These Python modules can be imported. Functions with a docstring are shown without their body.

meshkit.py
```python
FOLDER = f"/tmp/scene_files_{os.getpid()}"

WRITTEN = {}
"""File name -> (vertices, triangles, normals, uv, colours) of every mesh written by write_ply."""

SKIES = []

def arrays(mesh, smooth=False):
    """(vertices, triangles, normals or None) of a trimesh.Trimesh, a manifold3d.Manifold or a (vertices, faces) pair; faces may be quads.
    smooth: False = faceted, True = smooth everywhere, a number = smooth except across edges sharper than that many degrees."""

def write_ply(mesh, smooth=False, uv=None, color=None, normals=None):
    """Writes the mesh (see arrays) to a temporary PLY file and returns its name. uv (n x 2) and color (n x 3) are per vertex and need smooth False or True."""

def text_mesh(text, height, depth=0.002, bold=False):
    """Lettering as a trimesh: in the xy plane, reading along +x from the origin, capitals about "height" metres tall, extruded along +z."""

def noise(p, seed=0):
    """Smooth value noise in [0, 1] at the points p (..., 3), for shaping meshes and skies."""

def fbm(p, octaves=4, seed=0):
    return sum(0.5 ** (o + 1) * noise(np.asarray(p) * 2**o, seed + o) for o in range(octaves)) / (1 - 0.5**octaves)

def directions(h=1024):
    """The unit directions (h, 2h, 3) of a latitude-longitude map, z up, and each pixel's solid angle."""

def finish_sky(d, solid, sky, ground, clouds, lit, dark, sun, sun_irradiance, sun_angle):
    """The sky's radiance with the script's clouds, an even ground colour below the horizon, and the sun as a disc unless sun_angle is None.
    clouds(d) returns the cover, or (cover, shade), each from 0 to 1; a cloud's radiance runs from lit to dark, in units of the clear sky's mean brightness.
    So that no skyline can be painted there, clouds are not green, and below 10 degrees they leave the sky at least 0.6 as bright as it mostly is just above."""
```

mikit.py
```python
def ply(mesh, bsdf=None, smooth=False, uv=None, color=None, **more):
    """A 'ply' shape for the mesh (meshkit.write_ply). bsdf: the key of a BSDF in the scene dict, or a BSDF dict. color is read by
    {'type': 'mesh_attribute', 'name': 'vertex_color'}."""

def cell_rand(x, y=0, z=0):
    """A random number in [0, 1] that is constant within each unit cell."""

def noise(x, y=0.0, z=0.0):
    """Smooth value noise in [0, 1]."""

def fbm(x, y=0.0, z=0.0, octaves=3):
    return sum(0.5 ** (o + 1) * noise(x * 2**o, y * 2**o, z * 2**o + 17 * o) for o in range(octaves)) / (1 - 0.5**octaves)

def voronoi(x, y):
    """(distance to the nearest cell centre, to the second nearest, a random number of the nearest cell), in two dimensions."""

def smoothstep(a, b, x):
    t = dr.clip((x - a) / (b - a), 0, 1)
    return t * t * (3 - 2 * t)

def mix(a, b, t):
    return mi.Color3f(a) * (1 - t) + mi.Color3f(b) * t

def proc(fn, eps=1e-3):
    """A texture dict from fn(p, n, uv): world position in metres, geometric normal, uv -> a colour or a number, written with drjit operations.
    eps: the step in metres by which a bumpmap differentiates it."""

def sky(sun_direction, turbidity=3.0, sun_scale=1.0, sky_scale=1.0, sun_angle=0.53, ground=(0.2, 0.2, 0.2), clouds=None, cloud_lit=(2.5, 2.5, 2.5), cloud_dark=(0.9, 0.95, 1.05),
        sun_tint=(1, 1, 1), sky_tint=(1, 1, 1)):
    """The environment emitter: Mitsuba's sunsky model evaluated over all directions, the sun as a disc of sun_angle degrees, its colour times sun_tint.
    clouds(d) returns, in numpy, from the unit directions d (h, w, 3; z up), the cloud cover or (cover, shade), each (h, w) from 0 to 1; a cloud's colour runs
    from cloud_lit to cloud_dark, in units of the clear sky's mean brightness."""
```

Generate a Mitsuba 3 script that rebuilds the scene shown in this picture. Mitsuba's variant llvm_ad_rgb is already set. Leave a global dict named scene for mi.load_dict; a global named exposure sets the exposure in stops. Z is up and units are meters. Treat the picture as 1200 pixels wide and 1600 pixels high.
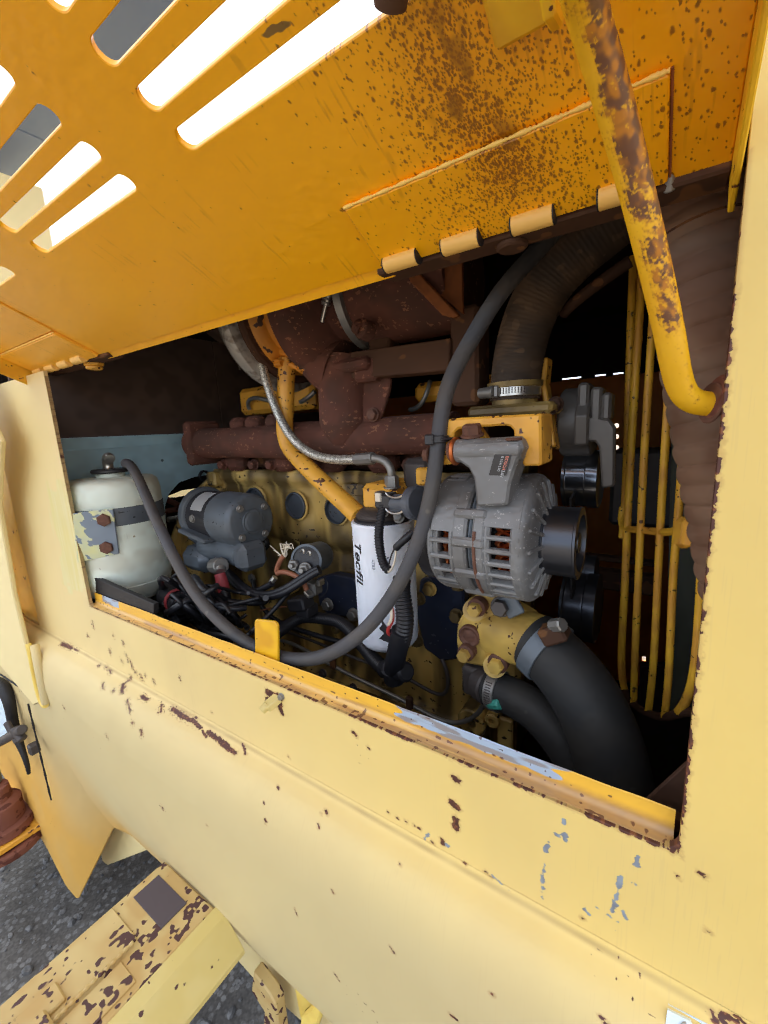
import math, random, numpy as np, trimesh, mitsuba as mi, drjit as dr, mikit, meshkit
import mapbox_earcut, shapely
from shapely.geometry import Polygon
from mikit import proc, noise, fbm, voronoi, cell_rand, smoothstep, mix
random.seed(7); RNG = np.random.default_rng(7)
scene, labels = {}, {}
T = mi.ScalarTransform4f
V = lambda *a: np.array(a, float)

# ------------------------------------------------------------------ camera, sky, exposure
# Origin: the eye is 0.4 m in front of the machine's side plane (y = 0), 1.95 m above the ground.
YAW, PITCH, ROLL, FOCAL = 0.59698, 0.19297, 0.052065, 660.0
_f = V(-math.sin(YAW) * math.cos(PITCH), math.cos(YAW) * math.cos(PITCH), -math.sin(PITCH))
_r = np.cross(_f, [0, 0, 1]); _r /= np.linalg.norm(_r)
_d = np.cross(_f, _r)
CAM = np.array([_r * math.cos(ROLL) + _d * math.sin(ROLL), -_r * math.sin(ROLL) + _d * math.cos(ROLL), _f])
EYE = V(0, -0.4, 0)
scene['camera'] = {'type': 'perspective', 'fov': math.degrees(2 * math.atan(600 / FOCAL)), 'fov_axis': 'x', 'near_clip': 0.01, 'far_clip': 500.0,
                   'to_world': T().look_at(origin=EYE.tolist(), target=(EYE + CAM[2]).tolist(), up=(-CAM[1]).tolist())}
def cloud(d):            # thin broken overcast, brighter overhead than towards the horizon
    n = meshkit.fbm(d * 2.3 + 5, 4, 3)
    return np.clip(0.72 + 0.9 * (n - 0.5), 0, 1), np.clip(1.0 - 1.15 * d[..., 2] + 0.3 * (n - 0.5), 0, 1)
SUN = V(-0.58, 0.54, 0.80)
scene['sky'] = mikit.sky(SUN.tolist(), turbidity=3.5, clouds=cloud, cloud_lit=(1.8, 1.82, 1.86), cloud_dark=(0.95, 0.98, 1.03), sun_tint=(1.0, 0.97, 0.9))
exposure = 3.9

# ------------------------------------------------------------------ helpers
def ray(px, py): return CAM.T @ V((px - 600) / FOCAL, (py - 800) / FOCAL, 1)
def U(px, py, y):            # point of the photograph's measuring grid on the plane y
    d = ray(px, py); return EYE + d * (y - EYE[1]) / d[1]
def UZ(px, py, z):
    d = ray(px, py); return EYE + d * (z - EYE[2]) / d[2]
def UX(px, py, x):
    d = ray(px, py); return EYE + d * (x - EYE[0]) / d[0]
def S(p): return float((CAM[2] @ (np.asarray(p) - EYE)) / FOCAL)   # metres per measuring unit at p
def W(pts): return [U(*p) for p in pts]

def numbered(k):
    if k not in scene and k not in labels: return k
    i = 1
    while f'{k}_{i:03d}' in scene or f'{k}_{i:03d}' in labels: i += 1
    return f'{k}_{i:03d}'
def thing(name, label, cat, group=None, kind=None):
    k = numbered(name); labels[k] = {'label': label, 'category': cat}
    if group: labels[k]['group'] = group
    if kind: labels[k] = {'kind': kind, **labels[k]}
    return k
def part(parent, name, mesh, mat, smooth=35, label=None, kind=None):
    k = numbered(parent + '__' + name); scene[k] = mikit.ply(mesh, mat, smooth=smooth)
    if label or kind: labels[k] = {**({'label': label} if label else {}), **({'kind': kind} if kind else {})}
    return k
def single(name, mesh, mat, label, cat, smooth=35, group=None, kind=None):
    k = thing(name, label, cat, group, kind); scene[k] = mikit.ply(mesh, mat, smooth=smooth); return k

def norm(v): v = np.asarray(v, float); return v / np.linalg.norm(v)
def frame(axis, ref=None):
    z = norm(axis)
    r = V(0, 0, 1) if ref is None else np.asarray(ref, float)
    if abs(z @ norm(r)) > 0.95: r = V(1, 0, 0) if abs(z[0]) < 0.9 else V(0, 1, 0)
    x = norm(np.cross(r, z)); y = np.cross(z, x)
    return x, y, z
def cat(*ms): return trimesh.util.concatenate([m for m in ms])
def mesh_of(v, f): return trimesh.Trimesh(np.asarray(v, float), np.asarray(f, int), process=False)

def spline(pts, n):
    P = np.asarray(pts, float)
    if len(P) == 2: return P[0] + (P[1] - P[0]) * np.linspace(0, 1, n)[:, None]
    L = np.concatenate([[0], np.cumsum(np.linalg.norm(np.diff(P, axis=0), axis=1) ** 0.6)])
    from scipy.interpolate import CubicSpline
    c = CubicSpline(L, P)
    q = c(np.linspace(0, L[-1], n * 4)); l = np.concatenate([[0], np.cumsum(np.linalg.norm(np.diff(q, axis=0), axis=1))])
    s = np.linspace(0, l[-1], n)
    return np.stack([np.interp(s, l, q[:, k]) for k in range(q.shape[1])], 1)
def tube(pts, r, n=60, sides=20, raw=False, caps=True):
    """A round tube along a spline; r: number, list along the path, or function of (arc length, fraction)."""
    p = np.asarray(pts, float) if raw else spline(pts, n)
    n = len(p)
    t = np.gradient(p, axis=0); t /= np.linalg.norm(t, axis=1, keepdims=True) + 1e-12
    L = np.concatenate([[0], np.cumsum(np.linalg.norm(np.diff(p, axis=0), axis=1))])
    R = np.array([r(l, l / L[-1]) for l in L]) if callable(r) else np.interp(L / L[-1], np.linspace(0, 1, np.size(r)), np.atleast_1d(r)) if np.size(r) > 1 else np.full(n, float(r))
    x = frame(t[0])[0]; ang = np.arange(sides) * 2 * np.pi / sides; vs = []
    for i in range(n):
        x = x - t[i] * (x @ t[i]); x /= np.linalg.norm(x); y = np.cross(t[i], x)
        vs.append(p[i] + R[i] * (np.cos(ang)[:, None] * x + np.sin(ang)[:, None] * y))
    v = np.vstack(vs); f = []
    i, j = np.meshgrid(np.arange(n - 1), np.arange(sides), indexing='ij')
    a, b_, c, d = i * sides + j, i * sides + (j + 1) % sides, (i + 1) * sides + (j + 1) % sides, (i + 1) * sides + j
    f = np.vstack([np.stack([a, b_, c], -1).reshape(-1, 3), np.stack([a, c, d], -1).reshape(-1, 3)])
    if caps:
        m = len(v); v = np.vstack([v, p[0], p[-1]]); k = np.arange(sides)
        f = np.vstack([f, np.stack([(k + 1) % sides, k, k * 0 + m], 1), np.stack([(n - 1) * sides + k, (n - 1) * sides + (k + 1) % sides, k * 0 + m + 1], 1)])
    return mesh_of(v, f)
def rings(r, pitch, amp):
    return lambda l, q: r + amp * (0.5 + 0.5 * math.cos(2 * math.pi * l / pitch))
def lathe(prof, p0, axis, n=48, ref=None, arc=None):
    """Revolves (radius, height) pairs about the axis through p0."""
    x, y, z = frame(axis, ref); P = np.asarray(prof, float); ang = np.arange(n) * 2 * np.pi / n
    v = (np.asarray(p0, float) + P[:, None, 1:2] * z + P[:, None, 0:1] * (np.cos(ang)[None, :, None] * x + np.sin(ang)[None, :, None] * y)).reshape(-1, 3)
    i, j = np.meshgrid(np.arange(len(P) - 1), np.arange(n), indexing='ij')
    a, b_, c, d = i * n + j, i * n + (j + 1) % n, (i + 1) * n + (j + 1) % n, (i + 1) * n + j
    f = np.vstack([np.stack([a, b_, c], -1).reshape(-1, 3), np.stack([a, c, d], -1).reshape(-1, 3)])
    m = mesh_of(v, f); m.merge_vertices(); m.update_faces(m.nondegenerate_faces()); return m
def cyl(p0, p1, r, bev=0.0015, n=32, r1=None):
    p0, p1 = np.asarray(p0, float), np.asarray(p1, float); h = np.linalg.norm(p1 - p0); r1 = r if r1 is None else r1
    b_ = min(bev, h / 3, r / 3)
    return lathe([(0, 0), (r - b_, 0), (r, b_), (r1, h - b_), (r1 - b_, h), (0, h)], p0, p1 - p0, n)
def ringed(p0, p1, ro, ri, bev=0.001, n=40):
    h = np.linalg.norm(np.asarray(p1, float) - p0); b_ = bev
    return lathe([(ri, 0), (ro - b_, 0), (ro, b_), (ro, h - b_), (ro - b_, h), (ri, h), (ri, 0)], p0, np.asarray(p1, float) - p0, n)
def box(c, size, ax=None, bev=0.002):
    """A chamfered box; ax: rows are its three axes."""
    h = np.asarray(size, float) / 2; A = np.eye(3) if ax is None else np.asarray(ax, float); b_ = min(bev, h.min() * 0.6)
    pts = []
    for s in np.ndindex(2, 2, 2):
        g = np.array(s) * 2 - 1
        for k in range(3):
            q = h - b_; q[k] = h[k]; pts.append(g * q)
    m = trimesh.convex.convex_hull(np.array(pts)); m.apply_transform(np.block([[A.T, np.asarray(c, float)[:, None]], [0, 0, 0, 1]])); return m
def bar(p0, p1, w, h, bev=0.002, up=(0, 0, 1)):
    x, y, z = frame(np.asarray(p1, float) - p0, up); return box((np.asarray(p0, float) + p1) / 2, (w, h, np.linalg.norm(np.asarray(p1, float) - p0)), [x, y, z], bev)
def soft(poly, r, q=5):
    return poly.buffer(r, quad_segs=q).buffer(-2 * r, quad_segs=q).buffer(r, quad_segs=q)
def extrude(poly, o, ax, ay, depth, bev=0.001):
    """Extrudes a shapely polygon laid on (ax, ay) at o by depth along ax x ay, with chamfered edges."""
    o, ax, ay = (np.asarray(q, float) for q in (o, ax, ay)); az = np.cross(ax, ay)
    ps = list(getattr(poly, 'geoms', [poly])); out = []
    for p in ps:
        p = Polygon(p.exterior, p.interiors)
        p = shapely.geometry.polygon.orient(p)
        loops = [np.array(g.coords)[:-1] for g in [p.exterior, *p.interiors]]
        off = []
        for l in loops:
            e = np.roll(l, -1, 0) - l; e /= np.linalg.norm(e, axis=1, keepdims=True) + 1e-12
            nrm = np.stack([-e[:, 1], e[:, 0]], 1); a = np.roll(nrm, 1, 0) + nrm
            a /= np.maximum((np.roll(nrm, 1, 0) * nrm).sum(1, keepdims=True) + 1, 0.35); off.append(a)
        flat, inn = np.vstack(loops), np.vstack(off); ends = np.cumsum([len(l) for l in loops]).astype(np.uint32)
        b_ = min(bev, depth * 0.4)
        lay = [(flat + inn * b_, 0), (flat, b_), (flat, depth - b_), (flat + inn * b_, depth)] if b_ > 0 else [(flat, 0), (flat, depth)]
        tri = mapbox_earcut.triangulate_float64(np.ascontiguousarray(flat), ends).reshape(-1, 3).astype(int)
        ar = flat[tri]; e1, e2 = ar[:, 1] - ar[:, 0], ar[:, 2] - ar[:, 0]; cr = e1[:, 0] * e2[:, 1] - e1[:, 1] * e2[:, 0]; tri[cr < 0] = tri[cr < 0][:, ::-1]
        N = len(flat); v = np.vstack([o + q[:, :1] * ax + q[:, 1:] * ay + h * az for q, h in lay]); f = [tri[:, ::-1], tri + N * (len(lay) - 1)]
        s = 0
        for l in loops:
            k = np.arange(len(l)); a, b2 = s + k, s + (k + 1) % len(l)
            for i in range(len(lay) - 1):
                f += [np.stack([a + i * N, b2 + i * N, b2 + (i + 1) * N], 1), np.stack([a + i * N, b2 + (i + 1) * N, a + (i + 1) * N], 1)]
            s += len(l)
        out.append(mesh_of(v, np.vstack(f)))
    return cat(*out)
XZ = (V(1, 0, 0), V(0, 0, 1))                 # extrude(poly, o, *XZ, d): grows towards -y
def plate(poly, y, d, bev=0.001): return extrude(poly, V(0, y + d, 0), *XZ, d, bev)   # x-z outline, front face at y, d deep
def pxz(pts, y): return Polygon([(q[0], q[2]) for q in (U(px, py, y) for px, py in pts)])
def hexbolt(p, axis, r, h=None, washer=True, turn=0.0):
    p = np.asarray(p, float); x, y, z = frame(axis); h = h or r * 0.7; ms = []
    a = np.arange(6) * math.pi / 3 + turn; pts = []
    for hh, rr in ((0, 1), (h * 0.82, 1), (h, 0.86)):
        pts += [p + z * (hh + (r * 0.18 if washer else 0)) + rr * r * (math.cos(t) * x + math.sin(t) * y) for t in a]
    ms.append(trimesh.convex.convex_hull(np.array(pts)))
    if washer: ms.append(cyl(p - z * 0.001, p + z * r * 0.2, r * 1.22, 0.0008, 24))
    return cat(*ms)
def bumpy(m, amp, freq, seed=0):
    v = np.array(m.vertices); m = trimesh.Trimesh(v, m.faces, process=False); nn = m.vertex_normals
    m.vertices = v + nn * (amp * (meshkit.fbm(v * freq, 3, seed) - 0.5))[:, None]; return m

# ------------------------------------------------------------------ materials
def lin(r, g, b_): return [((c / 255) / 12.92 if c / 255 < 0.04045 else ((c / 255 + 0.055) / 1.055) ** 2.4) for c in (r, g, b_)]
def mat(name, col, rough=0.5, metal=0.0, spec=0.5, coat=0.0, bump=None, bump_scale=1.0, **kw):
    b_ = {'type': 'principled', 'base_color': col if isinstance(col, dict) else {'type': 'rgb', 'value': list(map(float, col))}, 'metallic': metal, 'specular': spec,
          'roughness': rough if isinstance(rough, dict) else float(rough), **({'clearcoat': coat, 'clearcoat_gloss': 0.75} if coat else {}), **kw}
    if bump is not None: b_ = {'type': 'bumpmap', 'arbitrary': bump, 'scale': bump_scale, 'bsdf': b_}
    scene[name] = {'type': 'twosided', 'bsdf': b_}
RUST = lin(84, 50, 42); RUST2 = lin(70, 40, 32); GREYP = lin(138, 148, 156)
# chips of the outer paint: measured end points and half width (rust), and grey primer
OX0, OX1, OZ0, OZ1 = -1.163, 0.0305, -0.3905, 0.165      # the access opening
_rust = [(97,1006,112,1012,3.5),(116,1014,122,1017,1.6),(155,1040,156,1040,1.3),(161,1068,161,1076,1.6),(165,1043,167,1043,1.2),(171,1047,173,1052,1.2),(191,1081,194,1070,3.2),(195,1068,204,1058,1.6),(225,1089,226,1092,3.4),
    (199,1094,204,1112,1.3),(253,1101,250,1112,2.0),(270,1108,285,1118,4.2),(283,1118,300,1126,4.5),(300,1124,313,1137,4.0),(305,1120,307,1122,2.4),(318,1143,320,1150,2.0),(326,1144,340,1154,4.6),(340,1154,352,1166,5.2),(352,1164,364,1176,4.0),
    (379,1164,384,1178,2.6),(221,1141,221,1148,2.3),(207,1129,207,1131,1.6),(177,1079,176,1080,1.4),(204,1034,207,1044,1.3),(208,1045,213,1052,1.2),(190,1032,191,1034,1.0),(196,1023,197,1024,.8),(199,1031,200,1031,.8),(220,1058,223,1060,1.3),(226,1055,227,1056,.9),
    (145,974,146,979,1.2),(137,993,138,994,1.2),(177,993,177,994,1.2),(192,1005,192,1006,1.1),(172,1015,172,1020,1.2),(240,1066,241,1066,.9),(281,1059,281,1060,.9),(330,1113,331,1113,1.0),
    (434,1230,435,1233,1.8),(414,1280,415,1284,2.3),(508,1267,511,1271,2.4),(501,1271,502,1271,1.2),(497,1288,498,1293,2.0),(412,1254,412,1255,1.1),(625,1350,626,1353,1.8),(519,1392,520,1394,1.6),(611,1482,615,1488,1.9),(527,1521,533,1530,1.9),(705,1586,713,1593,2.4),(768,1553,769,1554,1.5),
    (461,1418,465,1430,.8),(606,1270,606,1270,1.0),(620,1278,621,1278,1.3),(634,1284,636,1285,1.3),(648,1290,648,1291,1.2),(653,1293,656,1295,1.6),(675,1316,677,1318,1.3),(690,1312,692,1319,2.6),(709,1215,715,1219,5.0),(706,1254,714,1261,6.0),(712,1281,712,1293,5.5),
    (726,1348,727,1349,1.6),(759,1362,766,1369,1.8),(1094,1365,1101,1371,2.6),(1104,1454,1108,1457,1.8),(910,1435,911,1436,1.3),(1062,1370,1063,1372,1.2),(938,1590,946,1599,3.0),(1113,1582,1120,1600,4.0),(1130,1585,1150,1596,4.2),(1146,1586,1168,1602,1.8),(1125,1590,1140,1610,3.0),
    (1138,543,1138,546,2.6),(575,1168,577,1170,1.4),(450,1182,452,1184,1.2),(100,1105,100,1106,1.0),(167,1150,167,1151,1.0),(255,1262,256,1263,1.4),(323,1289,324,1290,1.2),(553,1145,556,1149,3.2),(418,1082,438,1090,6.0),(420,1092,438,1100,5.0),(436,1100,440,1114,4.0),(416,1092,417,1106,3.0)]
_grey = [(664,1310,669,1303,2.2),(697,1320,702,1322,2.2),(880,1281,881,1286,2.0),(868,1303,875,1308,2.8),(874,1305,884,1304,3.0),(882,1304,883,1314,2.2),(852,1329,858,1316,3.0),(851,1351,847,1377,2.7),(848,1388,847,1394,1.9),(846,1401,848,1404,1.9),(996,1338,994,1352,2.6),
    (970,1371,962,1408,2.3),(962,1405,958,1424,2.4),(951,1430,964,1440,2.4),(973,1424,977,1434,2.2),(992,1380,994,1382,2.2),(914,1422,920,1428,2.0),(932,1418,937,1422,1.4),(960,1453,962,1454,1.2),(762,1362,800,1395,1.0)]
CREASE = -0.541
SHOULDER = [(y * 1.05, z * (1.0 if z > 0 else 1.15)) for y, z in [(0.0, 0.008), (-0.0012, 0.002), (-0.0040, -0.0025), (-0.0115, -0.0065), (-0.0220, -0.0105), (-0.0320, -0.0165), (-0.0410, -0.0265), (-0.0480, -0.0400), (-0.0530, -0.0570), (-0.0565, -0.0790), (-0.0580, -0.1030)]]
def skirt_y(x, z):
    bk = np.clip((x + 1.95) / 0.6, 0, 1); bk = 0.55 + 0.45 * bk * bk * (3 - 2 * bk)
    if z > CREASE - 0.11845: return bk * float(np.interp(z, [CREASE + q[1] for q in SHOULDER][::-1], [q[0] for q in SHOULDER][::-1]))
    q = min(1.0, (CREASE - 0.11845 - z) / 0.56); return bk * (-0.0609 + 0.045 * q) + (0.09 + 0.0159 * bk) * q * q
def on_skirt(px, py, lift=0.0):
    y = -0.03
    for _ in range(40): p = U(px, py, y); y = 0.5 * y + 0.5 * skirt_y(p[0], p[2])
    return U(px, py, y) - V(0, lift, 0)
def _caps(lst, y):
    out = []
    for x0, y0, x1, y1, w in lst:
        a, b_ = on_skirt(x0, y0), on_skirt(x1, y1); out.append(tuple(map(float, (a[0], a[2] + a[1], b_[0], b_[2] + b_[1], w * S(a)))))
    return out
_rc, _gc = _caps(_rust, -0.002), _caps(_grey, -0.002)
def _mask(lst, px, pz, wob):
    m = mi.Float(-1.0)
    for ax, az, bx, bz, w in lst:
        dx, dz = bx - ax, bz - az; L2 = dx * dx + dz * dz + 1e-9
        qx, qz = px - ax, pz - az
        t = dr.clip((qx * dx + qz * dz) / L2, 0, 1)
        m = dr.maximum(m, w - dr.sqrt(dr.square(qx - dx * t) + dr.square(qz - dz * t)))
    return m + wob
def cream_fn(p, n, uv):
    x, y, z = p.x, p.y, p.z + dr.minimum(p.y, 0.0)      # z follows the sheet over the bulge
    base = mix(lin(215, 194, 136), lin(209, 188, 135), fbm(x * 5, z * 3, y * 2, 2))
    # the upper sheet has kept more of its yellow, most of all towards the right
    keep = smoothstep(-1.3, 0.35, x + 0.5 * (z + 0.3)) * (0.3 + 0.7 * smoothstep(-0.75, -0.45, z))
    base = mix(base, mi.Color3f(lin(219, 190, 108)), keep)
    base = mix(base, mix(lin(190, 175, 130), lin(183, 168, 127), fbm(x * 4, z * 4, 5, 2)), 0.8 * smoothstep(-0.54, -0.72, z + 0.05 * (noise(x * 3, z * 3, 8) - 0.5)))     # shade below the shoulder, painted in as a duller, darker tone
    base = mix(base, mi.Color3f(lin(150, 122, 70)), 0.55 * smoothstep(0.008, 0.0, dr.abs(z + 0.544)) * (0.5 + 0.6 * noise(x * 30, 2.0, 3)))      # shading of the fold, painted in as a thin brown line
    base = base * (0.985 + 0.03 * fbm(x * 12, z * 8, 3, 2))
    # warmer tone on the low left skirt and the left strip
    warm = smoothstep(-0.85, -1.5, z + 0.38 * (x + 1.55) + 0.25 * (fbm(x * 3, z * 3, 1, 2) - 0.5))
    base = mix(base, mi.Color3f(lin(206, 156, 66)), warm * 0.9)
    base = mix(base, mi.Color3f(lin(188, 166, 120)), 0.14 * smoothstep(0.45, 0.75, fbm(x * 9, z * 5, 9, 2)) + 0.10 * smoothstep(0.78, 0.83, noise(x * 900, z * 28 + x * 40, 3)) * smoothstep(0.5, 0.7, noise(x * 9, z * 9, 6)))
    # brushed-on repaint beside the opening's left edge
    rp = smoothstep(0.0, 0.02, 0.075 - dr.abs(x + 1.222) + 0.05 * (noise(x * 70, z * 16, 4) - 0.5)) * smoothstep(0.0, 0.03, 0.155 - dr.abs(z + 0.225) + 0.07 * (noise(x * 30, z * 60, 5) - 0.5))
    base = mix(base, mix(lin(202, 190, 120), lin(206, 198, 148), noise(x * 150, z * 14, 2)), rp * 0.75)
    wob = 0.0062 * (fbm(x * 260, z * 260, 5, 3) - 0.5)
    rust = _mask(_rc, x, z, wob); grey = _mask(_gc, x, z, wob)
    rust = dr.maximum(rust, dr.minimum((noise(x * 420, z * 420, 7) - 0.72) * 0.02, dr.minimum(rust + 0.0065, (-0.78 - x) * 0.05)))      # specks around the larger chips
    # paint broken off along the cut edge of the opening
    ex = dr.maximum(dr.maximum(OX0 - x, x - OX1), dr.maximum(OZ0 - z, z - OZ1))
    jag = 0.55 * noise(x * 230, z * 230, 8) + 0.25 * noise(x * 620, z * 620, 2) + 0.45 * noise(x * 38, z * 38, 5)
    edge = 0.0027 * (smoothstep(0.52, 0.95, jag) * (0.12 + 0.95 * smoothstep(-0.8, 0.02, x)) - 0.03) * smoothstep(0.16, 0.02, z) - dr.maximum(ex, 0)
    edge = dr.select(ex > -0.02, edge, -1.0)
    rust = dr.maximum(rust, dr.select(y > -0.006, edge, -1.0))
    rc = mix(mix(RUST, RUST2, noise(x * 160, z * 160, 1)), mi.Color3f(lin(136, 84, 52)), 0.7 * smoothstep(0.6, 0.85, noise(x * 330, z * 330, 3)))
    base = mix(base, mi.Color3f(lin(150, 104, 60)), 0.35 * smoothstep(-0.004, 0.0, dr.maximum(rust, -1.0)))
    base = mix(base, mix(GREYP, lin(110, 112, 122), noise(x * 300, z * 120, 2)), smoothstep(-0.0003, 0.0003, grey))
    tiny = noise(x * 210, z * 210, 11) * (0.55 + 0.45 * noise(x * 9, z * 9, 4))
    rust = dr.maximum(rust, (tiny - 0.93) * 0.01)
    return mix(base, rc, smoothstep(-0.0003, 0.0003, rust))
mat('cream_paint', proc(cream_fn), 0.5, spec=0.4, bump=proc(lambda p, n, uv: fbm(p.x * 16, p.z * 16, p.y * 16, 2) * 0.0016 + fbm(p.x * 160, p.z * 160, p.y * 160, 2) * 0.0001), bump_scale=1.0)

HIN = V(0, 0.03, 0.175); HB = norm(V(0, -0.9025, 0.4307)); HN = norm(V(0, -0.4307, -0.9025))   # hatch: hinge line, outward direction, inner (lower) face normal
def hatch_fn(p, n, uv):
    u = p.x; v = (p.y - HIN[1]) * HB[1] + (p.z - HIN[2]) * HB[2]
    base = mix(lin(246, 170, 4), lin(248, 178, 10), fbm(u * 7, v * 7, 1, 3))
    base = mix(base, mi.Color3f(lin(204, 120, 12)), 0.5 * smoothstep(-0.25, -0.02, u) * fbm(u * 14, v * 6, 4, 2))
    dust = smoothstep(-0.55, -1.0, u) * (0.35 + 0.3 * fbm(u * 10, v * 4, 7, 2))
    base = mix(base, mi.Color3f(lin(222, 164, 70)), dust)
    st = smoothstep(0.78, 0.9, noise(u * 420, v * 40, 3)) * (smoothstep(0.5, 0.7, noise(u * 18, v * 14, 9)))
    base = mix(base, mi.Color3f(lin(120, 74, 20)), 0.22 * st)
    band = dr.exp(-dr.square((u + 0.133 + 0.16 * (v - 0.12) + 0.02 * (noise(v * 30, 1.0, 2) - 0.5)) / 0.026)) * smoothstep(0.24, 0.12, v) * smoothstep(0.02, 0.06, v)
    dens = 0.02 + 0.22 * smoothstep(-0.24, -0.14, u) + 0.5 * band
    dens = dens * smoothstep(-0.34, -0.17, u) * (1.0 - 0.65 * smoothstep(-0.075, -0.04, u)) * (0.6 + 0.7 * noise(u * 25, v * 25, 6)) + 0.001
    wa, wb = 0.45 * noise(u * 320, v * 320, 3), 0.45 * noise(u * 320, v * 320, 8)
    m = mi.Float(-1)
    for k, sc in ((0, 400.0), (1, 700.0)):
        d1, d2, c = voronoi((u + 0.12 * v) * sc + 31 * k + wa, v * sc * 0.6 + wb)
        m = dr.maximum(m, dr.select(c < dens, 0.16 + 0.26 * cell_rand(c * 5000, 3, 1) - d1, -1.0))
    spot = smoothstep(-0.22, 0.12, m)
    base = mix(base, mi.Color3f(lin(170, 98, 8)), 0.6 * smoothstep(-0.35, 0.1, m) + band * 0.3)
    sx_, sz_ = u + 0.2335, v - 0.2035 + 0.12 * (u + 0.2335)
    scuff = smoothstep(0.0, 0.35, 1.0 - dr.square(sx_ / 0.013) - dr.square((sz_ + 0.002 * (noise(u * 260, 3, 1) - 0.5)) / 0.0026))
    base = mix(base, mi.Color3f(lin(84, 70, 48)), 0.85 * scuff)
    sheet = smoothstep(0.52, 0.66, fbm(u * 70, v * 36, 2, 3)) * smoothstep(0.25, 0.8, band)
    return mix(base, mix(lin(128, 78, 20), lin(92, 58, 22), noise(u * 300, v * 300, 5)), dr.maximum(spot * 0.68, sheet * 0.6))
mat('hatch_paint', proc(hatch_fn), 0.33, spec=0.5, bump=proc(lambda p, n, uv: fbm(p.x * 130, p.y * 130, p.z * 130, 2) * 0.00055), bump_scale=1.0)

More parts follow.
